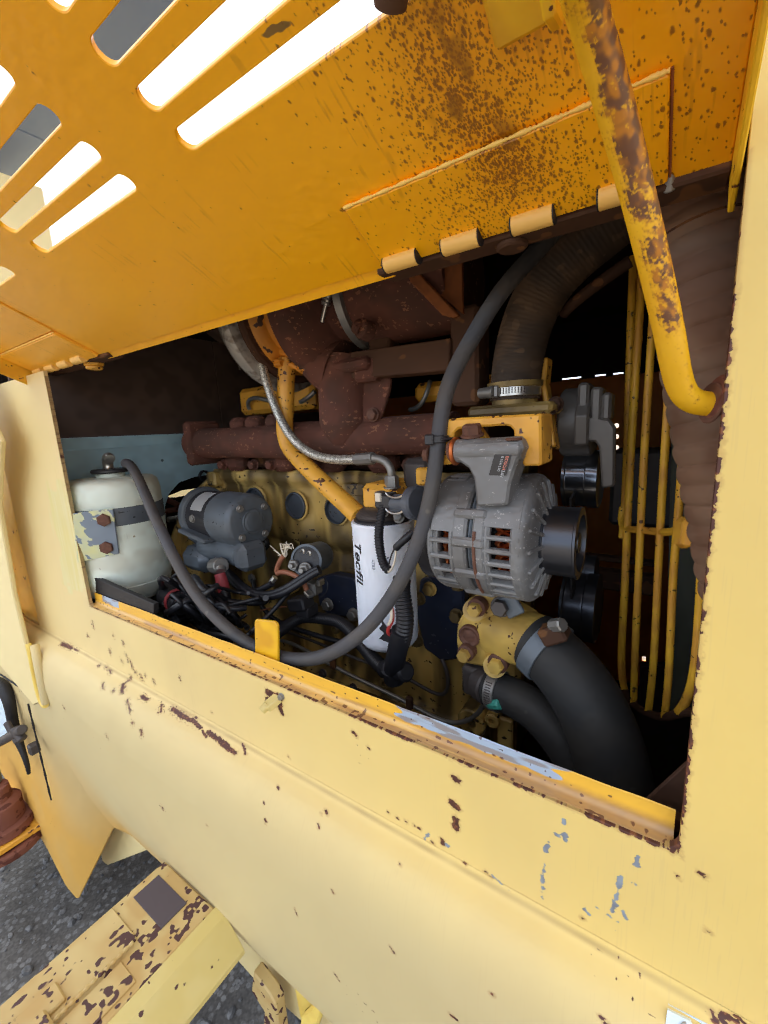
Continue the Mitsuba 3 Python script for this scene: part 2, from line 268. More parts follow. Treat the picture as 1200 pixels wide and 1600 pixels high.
def worn(name, c0, c1, chip, density, scale, rough=0.45, dirt=None, dirt_amt=0.0, grime=0.38, bump=0.0004, streak=False, metal=0.0, spec=0.5):
    """Paint over chip-coloured metal: patches lost where noise passes density."""
    def fn(p, n, uv):
        x, y, z = p.x, p.y, p.z
        b_ = mix(c0, c1, noise(x * 14, y * 14, z * 14))
        if dirt is not None:
            d = fbm(x * 24, y * 24, z * (5 if streak else 24), 2)
            b_ = mix(b_, mi.Color3f(dirt), dirt_amt * smoothstep(grime, grime + 0.3, d))
        q = 0.45 * noise(x * scale, y * scale, z * scale) + 0.30 * noise(x * scale * 2.1, y * scale * 2.1, z * scale * 2.1 + 7) + 0.25 * noise(x * scale * 0.25, y * scale * 0.25, z * scale * 0.25)
        return mix(b_, mi.Color3f(chip), smoothstep(density, density + 0.035, q))
    bp = proc(lambda p, n, uv: noise(p.x * 170, p.y * 170, p.z * 170) * bump * 0.7) if bump else None
    mat(name, proc(fn), rough, metal, spec, bump=bp)
worn('engine_yellow', lin(214, 180, 104), lin(182, 150, 82), lin(54, 44, 34), 0.70, 90, 0.5, dirt=lin(70, 56, 34), dirt_amt=0.92, grime=0.30, bump=0.0009, streak=True)
worn('pump_yellow', lin(206, 172, 88), lin(194, 158, 74), lin(70, 44, 32), 0.70, 90, 0.45, dirt=lin(140, 108, 58), dirt_amt=0.6, bump=0.0006)
worn('bracket_yellow', lin(226, 168, 62), lin(216, 156, 52), lin(82, 48, 32), 0.665, 120, 0.42, dirt=lin(170, 116, 44), dirt_amt=0.35)
worn('guard_yellow', lin(248, 196, 58), lin(232, 172, 50), lin(96, 60, 34), 0.69, 170, 0.45, dirt=lin(214, 150, 58), dirt_amt=0.8)
worn('rod_yellow', lin(230, 184, 34), lin(220, 166, 28), lin(92, 54, 30), 0.73, 150, 0.4, dirt=lin(186, 122, 30), dirt_amt=0.5)
worn('strip_yellow', lin(228, 202, 104), lin(224, 194, 92), lin(112, 80, 60), 0.75, 60, 0.4, dirt=lin(210, 174, 84), dirt_amt=0.35)
worn('apron_paint', lin(206, 188, 124), lin(200, 180, 114), lin(78, 50, 46), 0.72, 62, 0.42, dirt=lin(196, 174, 98), dirt_amt=0.4)
worn('step_paint', lin(196, 172, 116), lin(184, 156, 100), lin(74, 46, 44), 0.59, 60, 0.5, dirt=lin(176, 136, 74), dirt_amt=0.5)
worn('rusty_iron', lin(104, 66, 54), lin(84, 54, 46), lin(128, 86, 66), 0.66, 150, 0.85, dirt=lin(74, 54, 46), dirt_amt=0.6, bump=0.0024, spec=0.2)
worn('dark_rust', lin(84, 58, 42), lin(66, 46, 36), lin(104, 70, 44), 0.62, 40, 0.75, bump=0.0009, spec=0.2)
worn('cast_aluminium', lin(130, 131, 132), lin(112, 112, 112), lin(164, 162, 160), 0.70, 420, 0.55, dirt=lin(90, 86, 82), dirt_amt=0.6, bump=0.0014, metal=0.35)
worn('grey_blue_metal', lin(104, 112, 120), lin(84, 92, 100), lin(56, 58, 62), 0.73, 120, 0.45, dirt=lin(80, 84, 88), dirt_amt=0.4, metal=0.25)
worn('black_rubber', lin(46, 46, 46), lin(40, 40, 40), lin(58, 56, 52), 0.74, 40, 0.6, dirt=lin(56, 53, 48), dirt_amt=0.4, bump=0.0003, spec=0.3)
worn('plug_grey', lin(78, 84, 92), lin(66, 72, 80), lin(52, 46, 40), 0.7, 120, 0.4, metal=0.3)
worn('rubber', lin(74, 74, 78), lin(62, 62, 64), lin(96, 92, 86), 0.76, 40, 0.55, dirt=lin(84, 79, 73), dirt_amt=0.5, bump=0.0003, spec=0.35)
worn('brown_rubber', lin(70, 58, 48), lin(58, 48, 40), lin(88, 70, 54), 0.62, 50, 0.7, dirt=lin(92, 72, 54), dirt_amt=0.6, bump=0.0008, spec=0.25)
worn('tank_plastic', lin(220, 228, 214), lin(208, 220, 208), lin(150, 144, 120), 0.78, 60, 0.34, dirt=lin(158, 146, 116), dirt_amt=0.35, bump=0.0003)
worn('blue_panel', lin(188, 222, 230), lin(178, 212, 222), lin(96, 110, 112), 0.80, 30, 0.45, dirt=lin(164, 194, 202), dirt_amt=0.4)
worn('brown_panel', lin(104, 86, 76), lin(92, 76, 68), lin(72, 58, 50), 0.86, 14, 0.7, dirt=lin(80, 66, 58), dirt_amt=0.5, spec=0.2)
worn('navy_plate', lin(42, 50, 70), lin(36, 42, 60), lin(70, 76, 90), 0.71, 90, 0.38, dirt=lin(58, 60, 66), dirt_amt=0.3)
worn('red_rust', lin(132, 84, 68), lin(110, 70, 58), lin(92, 54, 44), 0.6, 40, 0.7, bump=0.001, spec=0.2)
worn('duct_wrap', lin(142, 108, 84), lin(108, 88, 74), lin(80, 68, 64), 0.78, 34, 0.7, dirt=lin(104, 70, 52), dirt_amt=0.6, bump=0.0012, spec=0.25)
worn('sill_paint', lin(228, 176, 44), lin(224, 172, 44), lin(110, 66, 44), 0.72, 50, 0.36, dirt=lin(206, 150, 44), dirt_amt=0.4)
def sill_fn(p, n, uv):
    x, z, y = p.x, p.z, p.y
    h = z - OZ0
    b_ = mix(lin(226, 176, 54), lin(210, 160, 54), fbm(x * 9, z * 40, 2, 2))
    floor_ = smoothstep(0.011, 0.004, h)
    b_ = mix(b_, mi.Color3f(lin(208, 170, 104)), floor_ * 0.9)
    rust = smoothstep(0.42, 0.62, fbm(x * 10, y * 140, z * 90, 3) + 0.30 * smoothstep(-0.75, -0.1, x) - 0.13 - 0.3 * smoothstep(0.02, 0.028, h)) * smoothstep(0.018, 0.006, h)
    b_ = mix(b_, mix(lin(150, 106, 72), lin(120, 84, 78), noise(x * 120, y * 300, z * 200)), rust * 0.55)
    pr = dr.maximum(smoothstep(0.0, 0.004, 0.0425 - dr.abs(x + 1.088) + 0.004 * (noise(z * 200, x * 60) - .5)), smoothstep(0.0, 0.006, 0.105 - dr.abs(x + 0.172) + 0.03 * (noise(x * 50, z * 160, 3) - 0.5)))
    pr = pr * smoothstep(0.0105, 0.0125, h + 0.004 * (noise(x * 90, 1.0, 2) - 0.5))
    b_ = mix(b_, mix(lin(150, 166, 184), lin(132, 128, 128), smoothstep(0.45, 0.65, fbm(x * 30, z * 160, 5, 2))), pr)
    dot = smoothstep(0.8, 0.84, noise(x * 190, y * 190, z * 190))
    return mix(b_, mi.Color3f(RUST), dot * 0.8)
mat('sill_gutter_paint', proc(sill_fn), 0.36)
def prop_fn(p, n, uv):
    x, y, z = p.x, p.y, p.z
    b_ = mix(lin(226, 178, 26), lin(218, 160, 22), fbm(x * 22, y * 22, z * 12, 2))
    side = smoothstep(-0.35, 0.75, n.x * 0.85 - n.y * 0.62)
    w = 0.5 * fbm(x * 110 + z * 40, y * 110, z * 60, 3) + 0.28 * noise(x * 420 + z * 200, y * 420, z * 260) + 0.22 * noise(x * 900, y * 900, z * 700)
    w = w + 0.34 * side - 0.27 + 0.10 * smoothstep(0.06, 0.16, z) - 0.25 * smoothstep(0.07, 0.045, z)
    q = smoothstep(0.50, 0.62, w)
    r_ = mix(lin(104, 66, 42), lin(176, 112, 30), smoothstep(0.35, 0.75, noise(x * 260 + z * 130, y * 260, z * 120)))
    return mix(mix(b_, mi.Color3f(lin(190, 130, 24)), 0.5 * smoothstep(0.40, 0.52, w)), r_, q)
mat('prop_paint', proc(prop_fn), 0.42, bump=proc(lambda p, n, uv: fbm(p.x * 160, p.y * 160, p.z * 160, 2) * 0.0006))
def flake_fn(p, n, uv):
    x, z = p.x, p.z
    q = fbm(x * 70 + z * 30, z * 45 - x * 25, 3, 3)
    b_ = mix(lin(112, 124, 138), lin(124, 136, 148), noise(x * 40, z * 40, 3))
    paint = mix(lin(192, 198, 168), lin(206, 206, 146), noise(x * 90, z * 90, 6))
    cx, cz = BRC; far = dr.sqrt(dr.square((x - cx) / 0.036) + dr.square((z - cz) / 0.05))
    return mix(b_, paint, smoothstep(0.47, 0.52, q + 0.34 * (far - 1.12)))
_bc = U(160, 838, 0.035); BRC = (float(_bc[0]), float(_bc[2]))
mat('flaking_grey', proc(flake_fn), 0.5)
def braid_fn(p, n, uv):
    return mix(lin(120, 116, 108), lin(222, 218, 206), smoothstep(0.35, 0.65, noise(p.x * 620 + p.z * 620, p.z * 620 - p.x * 620, p.y * 620)))
mat('steel_braid', proc(braid_fn), 0.35, 0.6)
mat('bright_steel', lin(206, 204, 198), 0.3, 0.9)
mat('polished_pulley', lin(120, 124, 132), 0.16, 0.95)
mat('dark_pulley', lin(74, 76, 82), 0.28, 0.8)
mat('tensioner_grey', lin(104, 99, 94), 0.45, 0.3)
mat('compressor_alu', proc(lambda p, n, uv: mix(lin(176, 172, 166), lin(128, 118, 108), smoothstep(0.45, 0.7, fbm(p.x * 60, p.y * 60, p.z * 60, 3)))), 0.45, 0.4)
mat('turbo_yellow', proc(lambda p, n, uv: mix(mix(lin(222, 150, 44), lin(190, 118, 34), fbm(p.x * 30, p.y * 30, p.z * 30, 2)), mi.Color3f(lin(74, 50, 34)), smoothstep(0.6, 0.66, fbm(p.x * 70, p.y * 70, p.z * 50, 3)))), 0.5)
mat('orange_rust', proc(lambda p, n, uv: mix(lin(150, 90, 48), lin(110, 66, 42), fbm(p.x * 60, p.y * 60, p.z * 60, 3))), 0.7, spec=0.2)
mat('dull_steel', lin(140, 138, 134), 0.45, 0.7)
mat('black_plastic', lin(42, 42, 46), 0.4)
mat('black_cable', lin(30, 31, 36), 0.42)
mat('grey_plastic', lin(78, 82, 90), 0.45)
mat('filter_white', lin(224, 230, 240), 0.3, coat=0.3)
mat('print_black', lin(24, 26, 34), 0.5)
mat('print_grey', lin(90, 100, 120), 0.5)
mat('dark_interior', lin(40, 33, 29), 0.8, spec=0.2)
mat('orange_inside', lin(190, 112, 28), 0.6)
mat('copper', lin(196, 110, 62), 0.35, 0.8)
mat('copper_wire', lin(150, 96, 70), 0.5)
mat('red_sleeve', lin(156, 60, 66), 0.5)
mat('white_wire', lin(216, 206, 186), 0.5)
mat('red_wire', lin(170, 50, 48), 0.5)
mat('teal_paint', lin(64, 150, 136), 0.5)
mat('label_black', lin(54, 52, 52), 0.4, 0.3)
mat('label_silver', lin(176, 178, 180), 0.4, 0.3)
mat('label_red', lin(196, 120, 104), 0.5)
mat('sticker_white', lin(204, 220, 230), 0.35)
mat('sticker_grey', lin(150, 146, 140), 0.5)
mat('weld_pale', lin(238, 196, 96), 0.5)
mat('hinge_cream', lin(226, 178, 92), 0.45)
mat('grip_dark', lin(76, 66, 70), 0.6)
mat('bare_rust', proc(lambda p, n, uv: mix(lin(74, 48, 40), lin(112, 74, 56), fbm(p.x * 140, p.y * 140, p.z * 140, 3))), 0.75)
mat('cab_cream', lin(214, 196, 142), 0.5)
mat('slate_paint', lin(82, 102, 136), 0.5)
mat('dark_steel', lin(74, 68, 66), 0.5, 0.3)
mat('seal_black', lin(28, 26, 28), 0.6)
mat('olive_shroud', lin(96, 98, 84), 0.6)
def ground_fn(p, n, uv):
    b_ = mix(lin(70, 69, 68), lin(106, 103, 99), fbm(p.x * 6, p.y * 6, 1, 3))
    d1, d2, c = voronoi(p.x * 42, p.y * 42)
    b_ = mix(b_, mi.Color3f(lin(132, 132, 132)) * (0.6 + 0.6 * c), 0.5 * smoothstep(0.5, 0.25, d1) * smoothstep(0.35, 0.6, c))
    return b_ * (0.75 + 0.5 * noise(p.x * 160, p.y * 160, 2))
mat('gravel_ground', proc(ground_fn), 0.75, spec=0.3)
mat('gravel_stone', proc(lambda p, n, uv: mix(lin(60, 62, 66), lin(128, 126, 124), noise(p.x * 22, p.y * 22, p.z * 5)) * (0.8 + 0.4 * noise(p.x * 200, p.y * 200, p.z * 200))), 0.7)

# ------------------------------------------------------------------ ground
GZ = -1.95
def ground_mesh():
    xs = np.concatenate([[-60, -25, -10, -6], np.linspace(-4.2, 1.5, 150), [4, 10, 30, 60]]); ys = np.concatenate([[-60, -25, -10, -4], np.linspace(-2.0, 1.6, 100), [4, 10, 30, 60]])
    X, Y = np.meshgrid(xs, ys, indexing='ij'); P = np.stack([X, Y, X * 0], -1)
    Z = GZ + 0.05 * (meshkit.fbm(P * 2.2, 3, 1) - 0.5) + 0.022 * (meshkit.fbm(P * 13, 3, 2) - 0.5)
    v = np.stack([X, Y, Z], -1).reshape(-1, 3); n = len(ys); i, j = np.meshgrid(np.arange(len(xs) - 1), np.arange(n - 1), indexing='ij'); a = i * n + j
    return mesh_of(v, np.vstack([np.stack([a, a + n, a + n + 1], -1).reshape(-1, 3), np.stack([a, a + n + 1, a + 1], -1).reshape(-1, 3)]))
scene['ground'] = mikit.ply(ground_mesh(), 'gravel_ground', smooth=True); labels['ground'] = {'kind': 'structure', 'label': 'dark grey gravel ground under the machine', 'category': 'ground'}
def stones():
    ico = trimesh.creation.icosphere(1); out = []
    for k in range(2600):
        x, y = RNG.uniform(-3.6, 0.2), RNG.uniform(-1.3, 1.0); s = 0.004 + 0.014 * RNG.random() ** 3 + (0.016 * RNG.random() if k % 31 == 0 else 0)
        v = ico.vertices * (0.7 + 0.5 * RNG.random((len(ico.vertices), 1))) * s * RNG.uniform(0.6, 1.3, 3); a = RNG.uniform(0, 6.3); c, q = math.cos(a), math.sin(a)
        v = v @ np.array([[c, q, 0], [-q, c, 0], [0, 0, 1]]); P = V(x, y, 0)
        z = GZ + 0.05 * (meshkit.fbm(P * 2.2, 3, 1) - 0.5) + 0.022 * (meshkit.fbm(P * 13, 3, 2) - 0.5)
        out.append(mesh_of(v + V(x, y, z + s * 0.15), ico.faces))
    return cat(*out)
scene['gravel'] = mikit.ply(stones(), 'gravel_stone', smooth=False); labels['gravel'] = {'kind': 'stuff', 'label': 'loose dark gravel stones scattered over the ground', 'category': 'gravel'}

# ------------------------------------------------------------------ machine body: side panel with the opening, shoulder, skirt
body = thing('wheel_loader', 'faded cream yellow wheel loader with chipped paint and an open engine bay', 'wheel loader')
XL, XR = -1.566, 1.3
def opening_hole():
    return soft(Polygon([(OX0, OZ0), (OX1, OZ0), (OX1, 1.2), (OX0 + 0.0, 1.2)]).intersection(Polygon([(-3, -1), (2, -1), (2, 0.9), (-3, 0.9)])), 0.022, 6)
up = Polygon([(XL, CREASE + .008), (XR, CREASE + .008), (XR, 1.0), (0.0, 1.0), (0.0, 0.155), (OX0 - .001, 0.155), (OX0 - .001, 0.166), (XL, 0.166)])
hole = soft(Polygon([(OX0, OZ0), (OX1, OZ0), (OX1, 1.4), (OX0, 1.4)]), 0.016, 6)
side = up.difference(hole).buffer(0)
side = Polygon(side.exterior) if side.geom_type == 'Polygon' else max(side.geoms, key=lambda g: g.area)
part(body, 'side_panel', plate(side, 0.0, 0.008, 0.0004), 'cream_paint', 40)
def skirt_mesh():
    # outline of the lower edge in x; the sheet bulges out of the side plane below the crease
    yb = lambda x: 0.09 * np.clip((x + 1.95) / 0.5, 0, 1)
    n0, n1 = U(186, 1287, 0.09), U(520, 1600, 0.09); tip = U(125, 1400, 0.02)
    bx = V(-2.75, -2.35, -2.1, tip[0] - .012, tip[0] + .004, n0[0] - .012, n0[0], n1[0], 1.3); bz = V(-1.50, -1.60, -1.685, tip[2] - .004, tip[2], n0[2] - .012, n0[2], n1[2], n1[2] + .02)
    xs = np.unique(np.concatenate([np.linspace(-2.75, -1.2, 110), np.linspace(-1.2, 1.3, 60), bx])); rows = []
    ts = np.linspace(0, 1, 54)
    for x in xs:
        zb = np.interp(x, bx, bz); k = np.clip((x + 1.60) / 0.05, 0, 1)
        prof = []
        # local profile: crease -> rounded shoulder -> near-vertical sheet leaning in
        bk = np.clip((x + 1.95) / 0.6, 0, 1); bk = 0.55 + 0.45 * bk * bk * (3 - 2 * bk)      # the bulge dies away towards the door side
        pts = [(y * bk, CREASE + z) for y, z in SHOULDER]
        for q in np.linspace(0, 1, 40)[1:]:
            z = CREASE - 0.11845 + q * (zb - CREASE + 0.11845); pts.append(((-0.0609 + 0.045 * q) * bk + (yb(x) + 0.0159 * bk) * q * q, z))
        rows.append([(x, y, z) for y, z in pts])
    P = np.array(rows); nx, nz = P.shape[:2]
    P[..., 1] += 0.004 * (meshkit.fbm(P * 3.0, 3, 5) - 0.5) * np.linspace(0, 1, nz)[None] ** 0.5
    m = nx * nz; v = np.vstack([P.reshape(-1, 3), (P + V(0, 0.006, 0)).reshape(-1, 3)]); i, j = np.meshgrid(np.arange(nx - 1), np.arange(nz - 1), indexing='ij'); a = i * nz + j
    f1 = np.vstack([np.stack([a, a + 1, a + nz + 1], -1).reshape(-1, 3), np.stack([a, a + nz + 1, a + nz], -1).reshape(-1, 3)])
    e = np.arange(nx - 1) * nz + nz - 1; g = np.arange(nz - 1)
    rim = [np.stack([e, e + m, e + nz + m], 1), np.stack([e, e + nz + m, e + nz], 1), np.stack([g, g + m, g + 1 + m], 1), np.stack([g, g + 1 + m, g + 1], 1)]
    return mesh_of(v, np.vstack([f1, f1[:, ::-1] + m, *rim]))
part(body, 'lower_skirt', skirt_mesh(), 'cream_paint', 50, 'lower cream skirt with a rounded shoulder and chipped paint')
# left edge: recessed yellow strip and the next cream plate with its pointed lower end
gx0, gx1 = U(28, 1000, 0.02)[0], XL
part(body, 'edge_strip', extrude(Polygon([(-1.66, -0.585), (-1.560, -0.585), (-1.560, 0.16), (-1.95, 0.16), (-1.95, -0.45)]), V(0, 0.024, 0), *XZ, 0.01, 0.002), 'strip_yellow', 30, 'recessed bright yellow strip left of the panel')
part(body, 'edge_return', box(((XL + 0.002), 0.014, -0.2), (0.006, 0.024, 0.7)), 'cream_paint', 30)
part(body, 'strip_end', tube([V(-1.665, 0.004, -0.59), V(-1.63, -0.008, -0.592), V(-1.59, -0.012, -0.585), V(-1.566, -0.004, -0.572)], 0.011, 24, 12), 'strip_yellow', 40)
cp = pxz([(-60, 560), (0, 690), (-4, 790), (20, 930), (38, 1005), (62, 1098), (52, 1102), (0, 1040), (-60, 990)], -0.06)
part(body, 'rear_cab_plate', plate(cp, -0.06, 0.012, 0.003), 'cab_cream', 30, 'pale plate ending in a point at the left edge')
part(body, 'plate_trim', tube(W([(44, 1006, -.06), (53, 1050, -.062), (64, 1094, -.063), (72, 1102, -.064)]), 0.007, 24, 10), 'strip_yellow', 40)
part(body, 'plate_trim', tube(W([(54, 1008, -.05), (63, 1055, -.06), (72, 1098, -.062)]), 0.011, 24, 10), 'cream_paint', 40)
for a_, b_ in (((44, 1100), (80, 1250)), ((-5, 1050), (28, 1072))):
    p0, p1 = U(*a_, -0.058), U(*b_, -0.05); L_ = 9
    part(body, 'seam_gap', tube([p0, p1], lambda l, q: 0.0026 + 0.0005 * math.sin(q * 37), 60, 8), 'seal_black', 40)
part(body, 'window_seal', tube(W([(-8, 1062, -.05), (6, 1076, -.05), (14, 1095, -.05), (22, 1135, -.05), (34, 1170, -.05), (45, 1208, -.047)]), [0.012, 0.02, 0.017, 0.016, 0.009, 0.006], 40, 10), 'seal_black', 40, 'black rubber seal at the left edge')
gl = pxz([(-40, 1060), (2, 1085), (10, 1105), (18, 1140), (8, 1150), (-40, 1170)], -0.046)
part(body, 'bright_gap_panel', plate(gl, -0.046, 0.004, 0.001), 'sticker_white', 30)  # bright light through the gap, painted as a flat white plate
for (a_, b_, r_) in (((-10, 1165), (34, 1140), .016), ((10, 1128), (28, 1160), .010), ((22, 1138), (36, 1156), .014)):
    part(body, 'door_hinge', cyl(U(*a_, -0.075), U(*b_, -0.068), r_, 0.003, 20), 'dark_steel', 40)
part(body, 'door_stop', box(U(53, 1169, -0.055), (0.028, 0.028, 0.034), None, 0.004), 'dark_steel', 30)
# inner wedge behind the notch, and flaps under the lower edge
part(body, 'inner_wedge', plate(pxz([(150, 1300), (200, 1272), (262, 1318), (240, 1325), (168, 1352), (160, 1346)], 0.13), 0.13, 0.01, 0.003), 'cab_cream', 30)
part(body, 'under_flap', plate(pxz([(318, 1395), (322, 1445), (395, 1528), (466, 1592), (500, 1620), (540, 1640), (520, 1590), (330, 1392)], 0.105), 0.105, 0.012, 0.003), 'cab_cream', 30)
part(body, 'under_flap', plate(pxz([(456, 1520), (470, 1592), (494, 1560), (470, 1530)], 0.086), 0.086, 0.004, 0.001), 'strip_yellow', 30)
part(body, 'under_bracket', plate(pxz([(395, 1520), (392, 1548), (412, 1580), (410, 1640), (440, 1640), (430, 1570), (420, 1552)], 0.05), 0.05, 0.03, 0.004), 'step_paint', 30)
part(body, 'under_bracket', plate(pxz([(470, 1590), (505, 1562), (500, 1590), (482, 1640), (462, 1640)], 0.05), 0.05, 0.02, 0.004), 'strip_yellow', 30)
# gutter along the lower edge of the opening
def gutter():
    prof = [(0.004, 0.0012), (0.012, 0.0016), (0.0155, 0.0035), (0.0175, 0.008), (0.0178, 0.0265), (0.0190, 0.0280), (0.0205, 0.0270), (0.0208, 0.004), (0.018, -0.003), (0.004, -0.004)]
    xs = np.linspace(OX0 - 0.006, OX1 - 0.0035, 120); xs2 = xs.copy(); rows = []
    for x in xs:
        w = 0.0009 * (meshkit.fbm(V(x * 9, 1, 2)) - 0.5)
        rows.append([(x, y + w, OZ0 + z + (0.0012 * (meshkit.noise(V(x * 30, 3, 1)) - 0.5) if z > 0.02 else 0)) for y, z in prof])
    P = np.array(rows); nx, k = P.shape[:2]; v = P.reshape(-1, 3); i, j = np.meshgrid(np.arange(nx - 1), np.arange(k), indexing='ij'); a, b_ = i * k + j, i * k + (j + 1) % k
    f = np.vstack([np.stack([a, b_ + k, b_], -1).reshape(-1, 3), np.stack([a, a + k, b_ + k], -1).reshape(-1, 3)])
    cap = mapbox_earcut.triangulate_float64(np.array(prof), np.array([k], np.uint32)).reshape(-1, 3).astype(int)
    m = mesh_of(v, np.vstack([f, cap, cap[:, ::-1] + (nx - 1) * k])); trimesh.repair.fix_normals(m); return m
part(body, 'sill_gutter', gutter(), 'sill_gutter_paint', 40, 'folded yellow sill with rust and bare grey patches')
tb = soft(pxz([(397, 968), (433, 972), (434, 1046), (398, 1030)], 0.0255), 0.008, 6)
part(body, 'latch_tab', plate(tb, 0.0255, 0.006, 0.0015), 'rod_yellow', 30, 'upright bright yellow latch tab on the sill')
q0 = U(432, 1092, -0.001)
part(body, 'stud_lug', cat(bar(q0 + V(.002, .004, .002), q0 + V(-0.005, -0.018, -0.006), 0.019, 0.012, 0.002), cyl(q0 + V(-0.004, -0.014, -0.003), q0 + V(-0.008, -0.025, -0.009), 0.0066, 0.0015, 16)), 'apron_paint', 35, 'small pale stud lug below the sill')
q1 = U(436, 1090, -0.001); part(body, 'lug_nut', hexbolt(q1 + V(0.006, 0, 0.004), (0, -1, 0), 0.005, 0.004), 'dull_steel', 25)
# sticker on the shoulder, cut by the frame
def sticker_mesh():
    n = 14; c4 = [np.array(q, float) for q in ((1044, 1567), (1120, 1606), (1108, 1664), (1036, 1628))]; P = []
    for i in range(n):
        for j in range(n):
            s_, t_ = i / (n - 1), j / (n - 1); q = (c4[0] * (1 - s_) + c4[1] * s_) * (1 - t_) + (c4[3] * (1 - s_) + c4[2] * s_) * t_; P.append(on_skirt(*q, 0.0012))
    P = np.array(P); i, j = np.meshgrid(np.arange(n - 1), np.arange(n - 1), indexing='ij'); a = i * n + j
    f = np.vstack([np.stack([a, a + n, a + n + 1], -1).reshape(-1, 3), np.stack([a, a + n + 1, a + 1], -1).reshape(-1, 3)]); m = len(P)
    return mesh_of(np.vstack([P, P + V(0, 0.0006, 0)]), np.vstack([f, f[:, ::-1] + m]))
sk = single('paper_sticker', sticker_mesh(), 'sticker_white', 'white paper sticker at the lower right corner of the body', 'sticker', 40)
part(sk, 'printed_mark', tube([on_skirt(px, py, 0.0018) for px, py in ((1062, 1601), (1070, 1595), (1076, 1593), (1079, 1600))], 0.0011, 24, 6), 'sticker_grey')
# tank bracket on the pillar
tk = thing('tank_bracket', 'flaking grey bracket plate with two rusty bolts beside the tank', 'bracket')
k0, k1, k2, k3 = U(113, 803, -.002), U(176, 795, .058), U(184, 867, .058), U(121, 879, -.002)
kx = norm(k1 - k0); kn = norm(np.cross(kx, k0 - k3)); ky = np.cross(kn, kx)
if kn @ (EYE - k0) < 0: kn = -kn; ky = -ky
kq = lambda p: ((p - k0) @ kx, (p - k0) @ ky)
tkp = part(tk, 'plate', extrude(Polygon([kq(k0), kq(k3), kq(k2), kq(k1)]), k0 - np.cross(kx, ky) * .005, kx, ky, .005, .0008), 'flaking_grey', 30)
for px, py in ((163, 812), (167, 855)):
    dd = ray(px, py); t_ = ((k0 - EYE) @ kn) / (dd @ kn); part(tkp, 'bolt', hexbolt(EYE + dd * t_ + kn * .0005, kn, 0.0158, 0.007, False, 0.5), 'bare_rust', 25)
# ------------------------------------------------------------------ hatch
hatch = thing('engine_hatch', 'raised amber yellow engine hatch with rounded slots and rust speckles', 'hatch')
def HM(poly, v_off, d, bev=0.001):      # (u, v) outline; the visible lower face lies v_off below the hatch plane
    return extrude(poly, HIN + HN * (v_off - d), V(1, 0, 0), HB, d, bev)
def slot(u0, u1, vc, r):
    return Polygon([(u0 + r, vc - r), (u1 - r, vc - r), (u1 - r, vc + r), (u0 + r, vc + r)]).union(shapely.Point(u0 + r, vc).buffer(r, quad_segs=8)).union(shapely.Point(u1 - r, vc).buffer(r, quad_segs=8))
sheet = Polygon([(-1.268, 0.0), (0.024, 0.0), (0.024, 0.47), (-1.268, 0.47)])
for k in range(8):
    for u0, u1 in ((-0.373, -0.129), (-0.707, -0.462), (-1.058, -0.814)):
        sheet = sheet.difference(slot(u0, u1, 0.1855 + 0.0333 * k, 0.0090))
part(hatch, 'slotted_sheet', HM(sheet, 0.0, 0.006, 0.0008), 'hatch_paint', 30)
part(hatch, 'edge_flange', box(HIN + V(-0.612, 0, 0) - HB * 0.0085 - HN * 0.0035, (0.685, 0.016, 0.004), [V(1, 0, 0), norm(HB - HN * 0.25), norm(HN + HB * 0.25)], 0.001), 'hatch_paint', 30)
for sx, lab, hh in ((0.0262, 'right folded flange of the hatch', .034), (-1.2700, 'left folded flange of the hatch', .044)):
    part(hatch, 'side_flange', box(HIN + V(sx, 0, 0) + HB * 0.232 + HN * (hh / 2 - .005), (0.004, 0.496, hh), [V(1, 0, 0), HB, HN], 0.001), 'rod_yellow', 30, lab)
hpr = part(hatch, 'hinge_plate', HM(soft(Polygon([(-0.272, 0.0025), (-0.014, 0.0025), (-0.0145, 0.0785), (-0.270, 0.079)]), 0.003, 3), 0.005, 0.005, 0.001), 'hatch_paint', 30, 'welded reinforcing plate at the right hinge')
hpl = part(hatch, 'hinge_plate', HM(soft(Polygon([(-1.262, 0.0025), (-0.955, 0.0025), (-0.957, 0.078), (-1.262, 0.078)]), 0.003, 3), 0.0065, 0.0065, 0.001), 'hatch_paint', 30, 'welded reinforcing plate at the left hinge')
part(hatch, 'seam_plate', HM(soft(Polygon([(-1.262, 0.0815), (-0.953, 0.0825), (-0.953, 0.165), (-1.262, 0.165)]), 0.003, 3), 0.003, 0.003, 0.001), 'hatch_paint', 30)
for a_, b_ in (((-0.270, 0.0795), (-0.0145, 0.079)), ((-1.26, 0.0790), (-0.957, 0.0790))):
    w0, w1 = HIN + V(a_[0], 0, 0) + HB * (a_[1] + .0006) + HN * 0.0035, HIN + V(b_[0], 0, 0) + HB * (b_[1] + .0006) + HN * 0.0035
    part(hpr if a_[0] > -.5 else hpl, 'weld_bead', tube([w0, w1], lambda l, q: 0.0015 + 0.0004 * math.sin(l * 1800) + 0.0004 * math.sin(l * 310), 160, 8), 'weld_pale', 50)
for a_, b_ in (((-0.2735, 0.004), (-0.2715, 0.079)), ((-0.0128, 0.004), (-0.0133, 0.079))):
    part(hpr, 'seam_line', tube([HIN + V(a_[0], 0, 0) + HB * a_[1] + HN * 0.0009, HIN + V(b_[0], 0, 0) + HB * b_[1] + HN * 0.0009], 0.0009, 20, 8), 'orange_rust', 50)
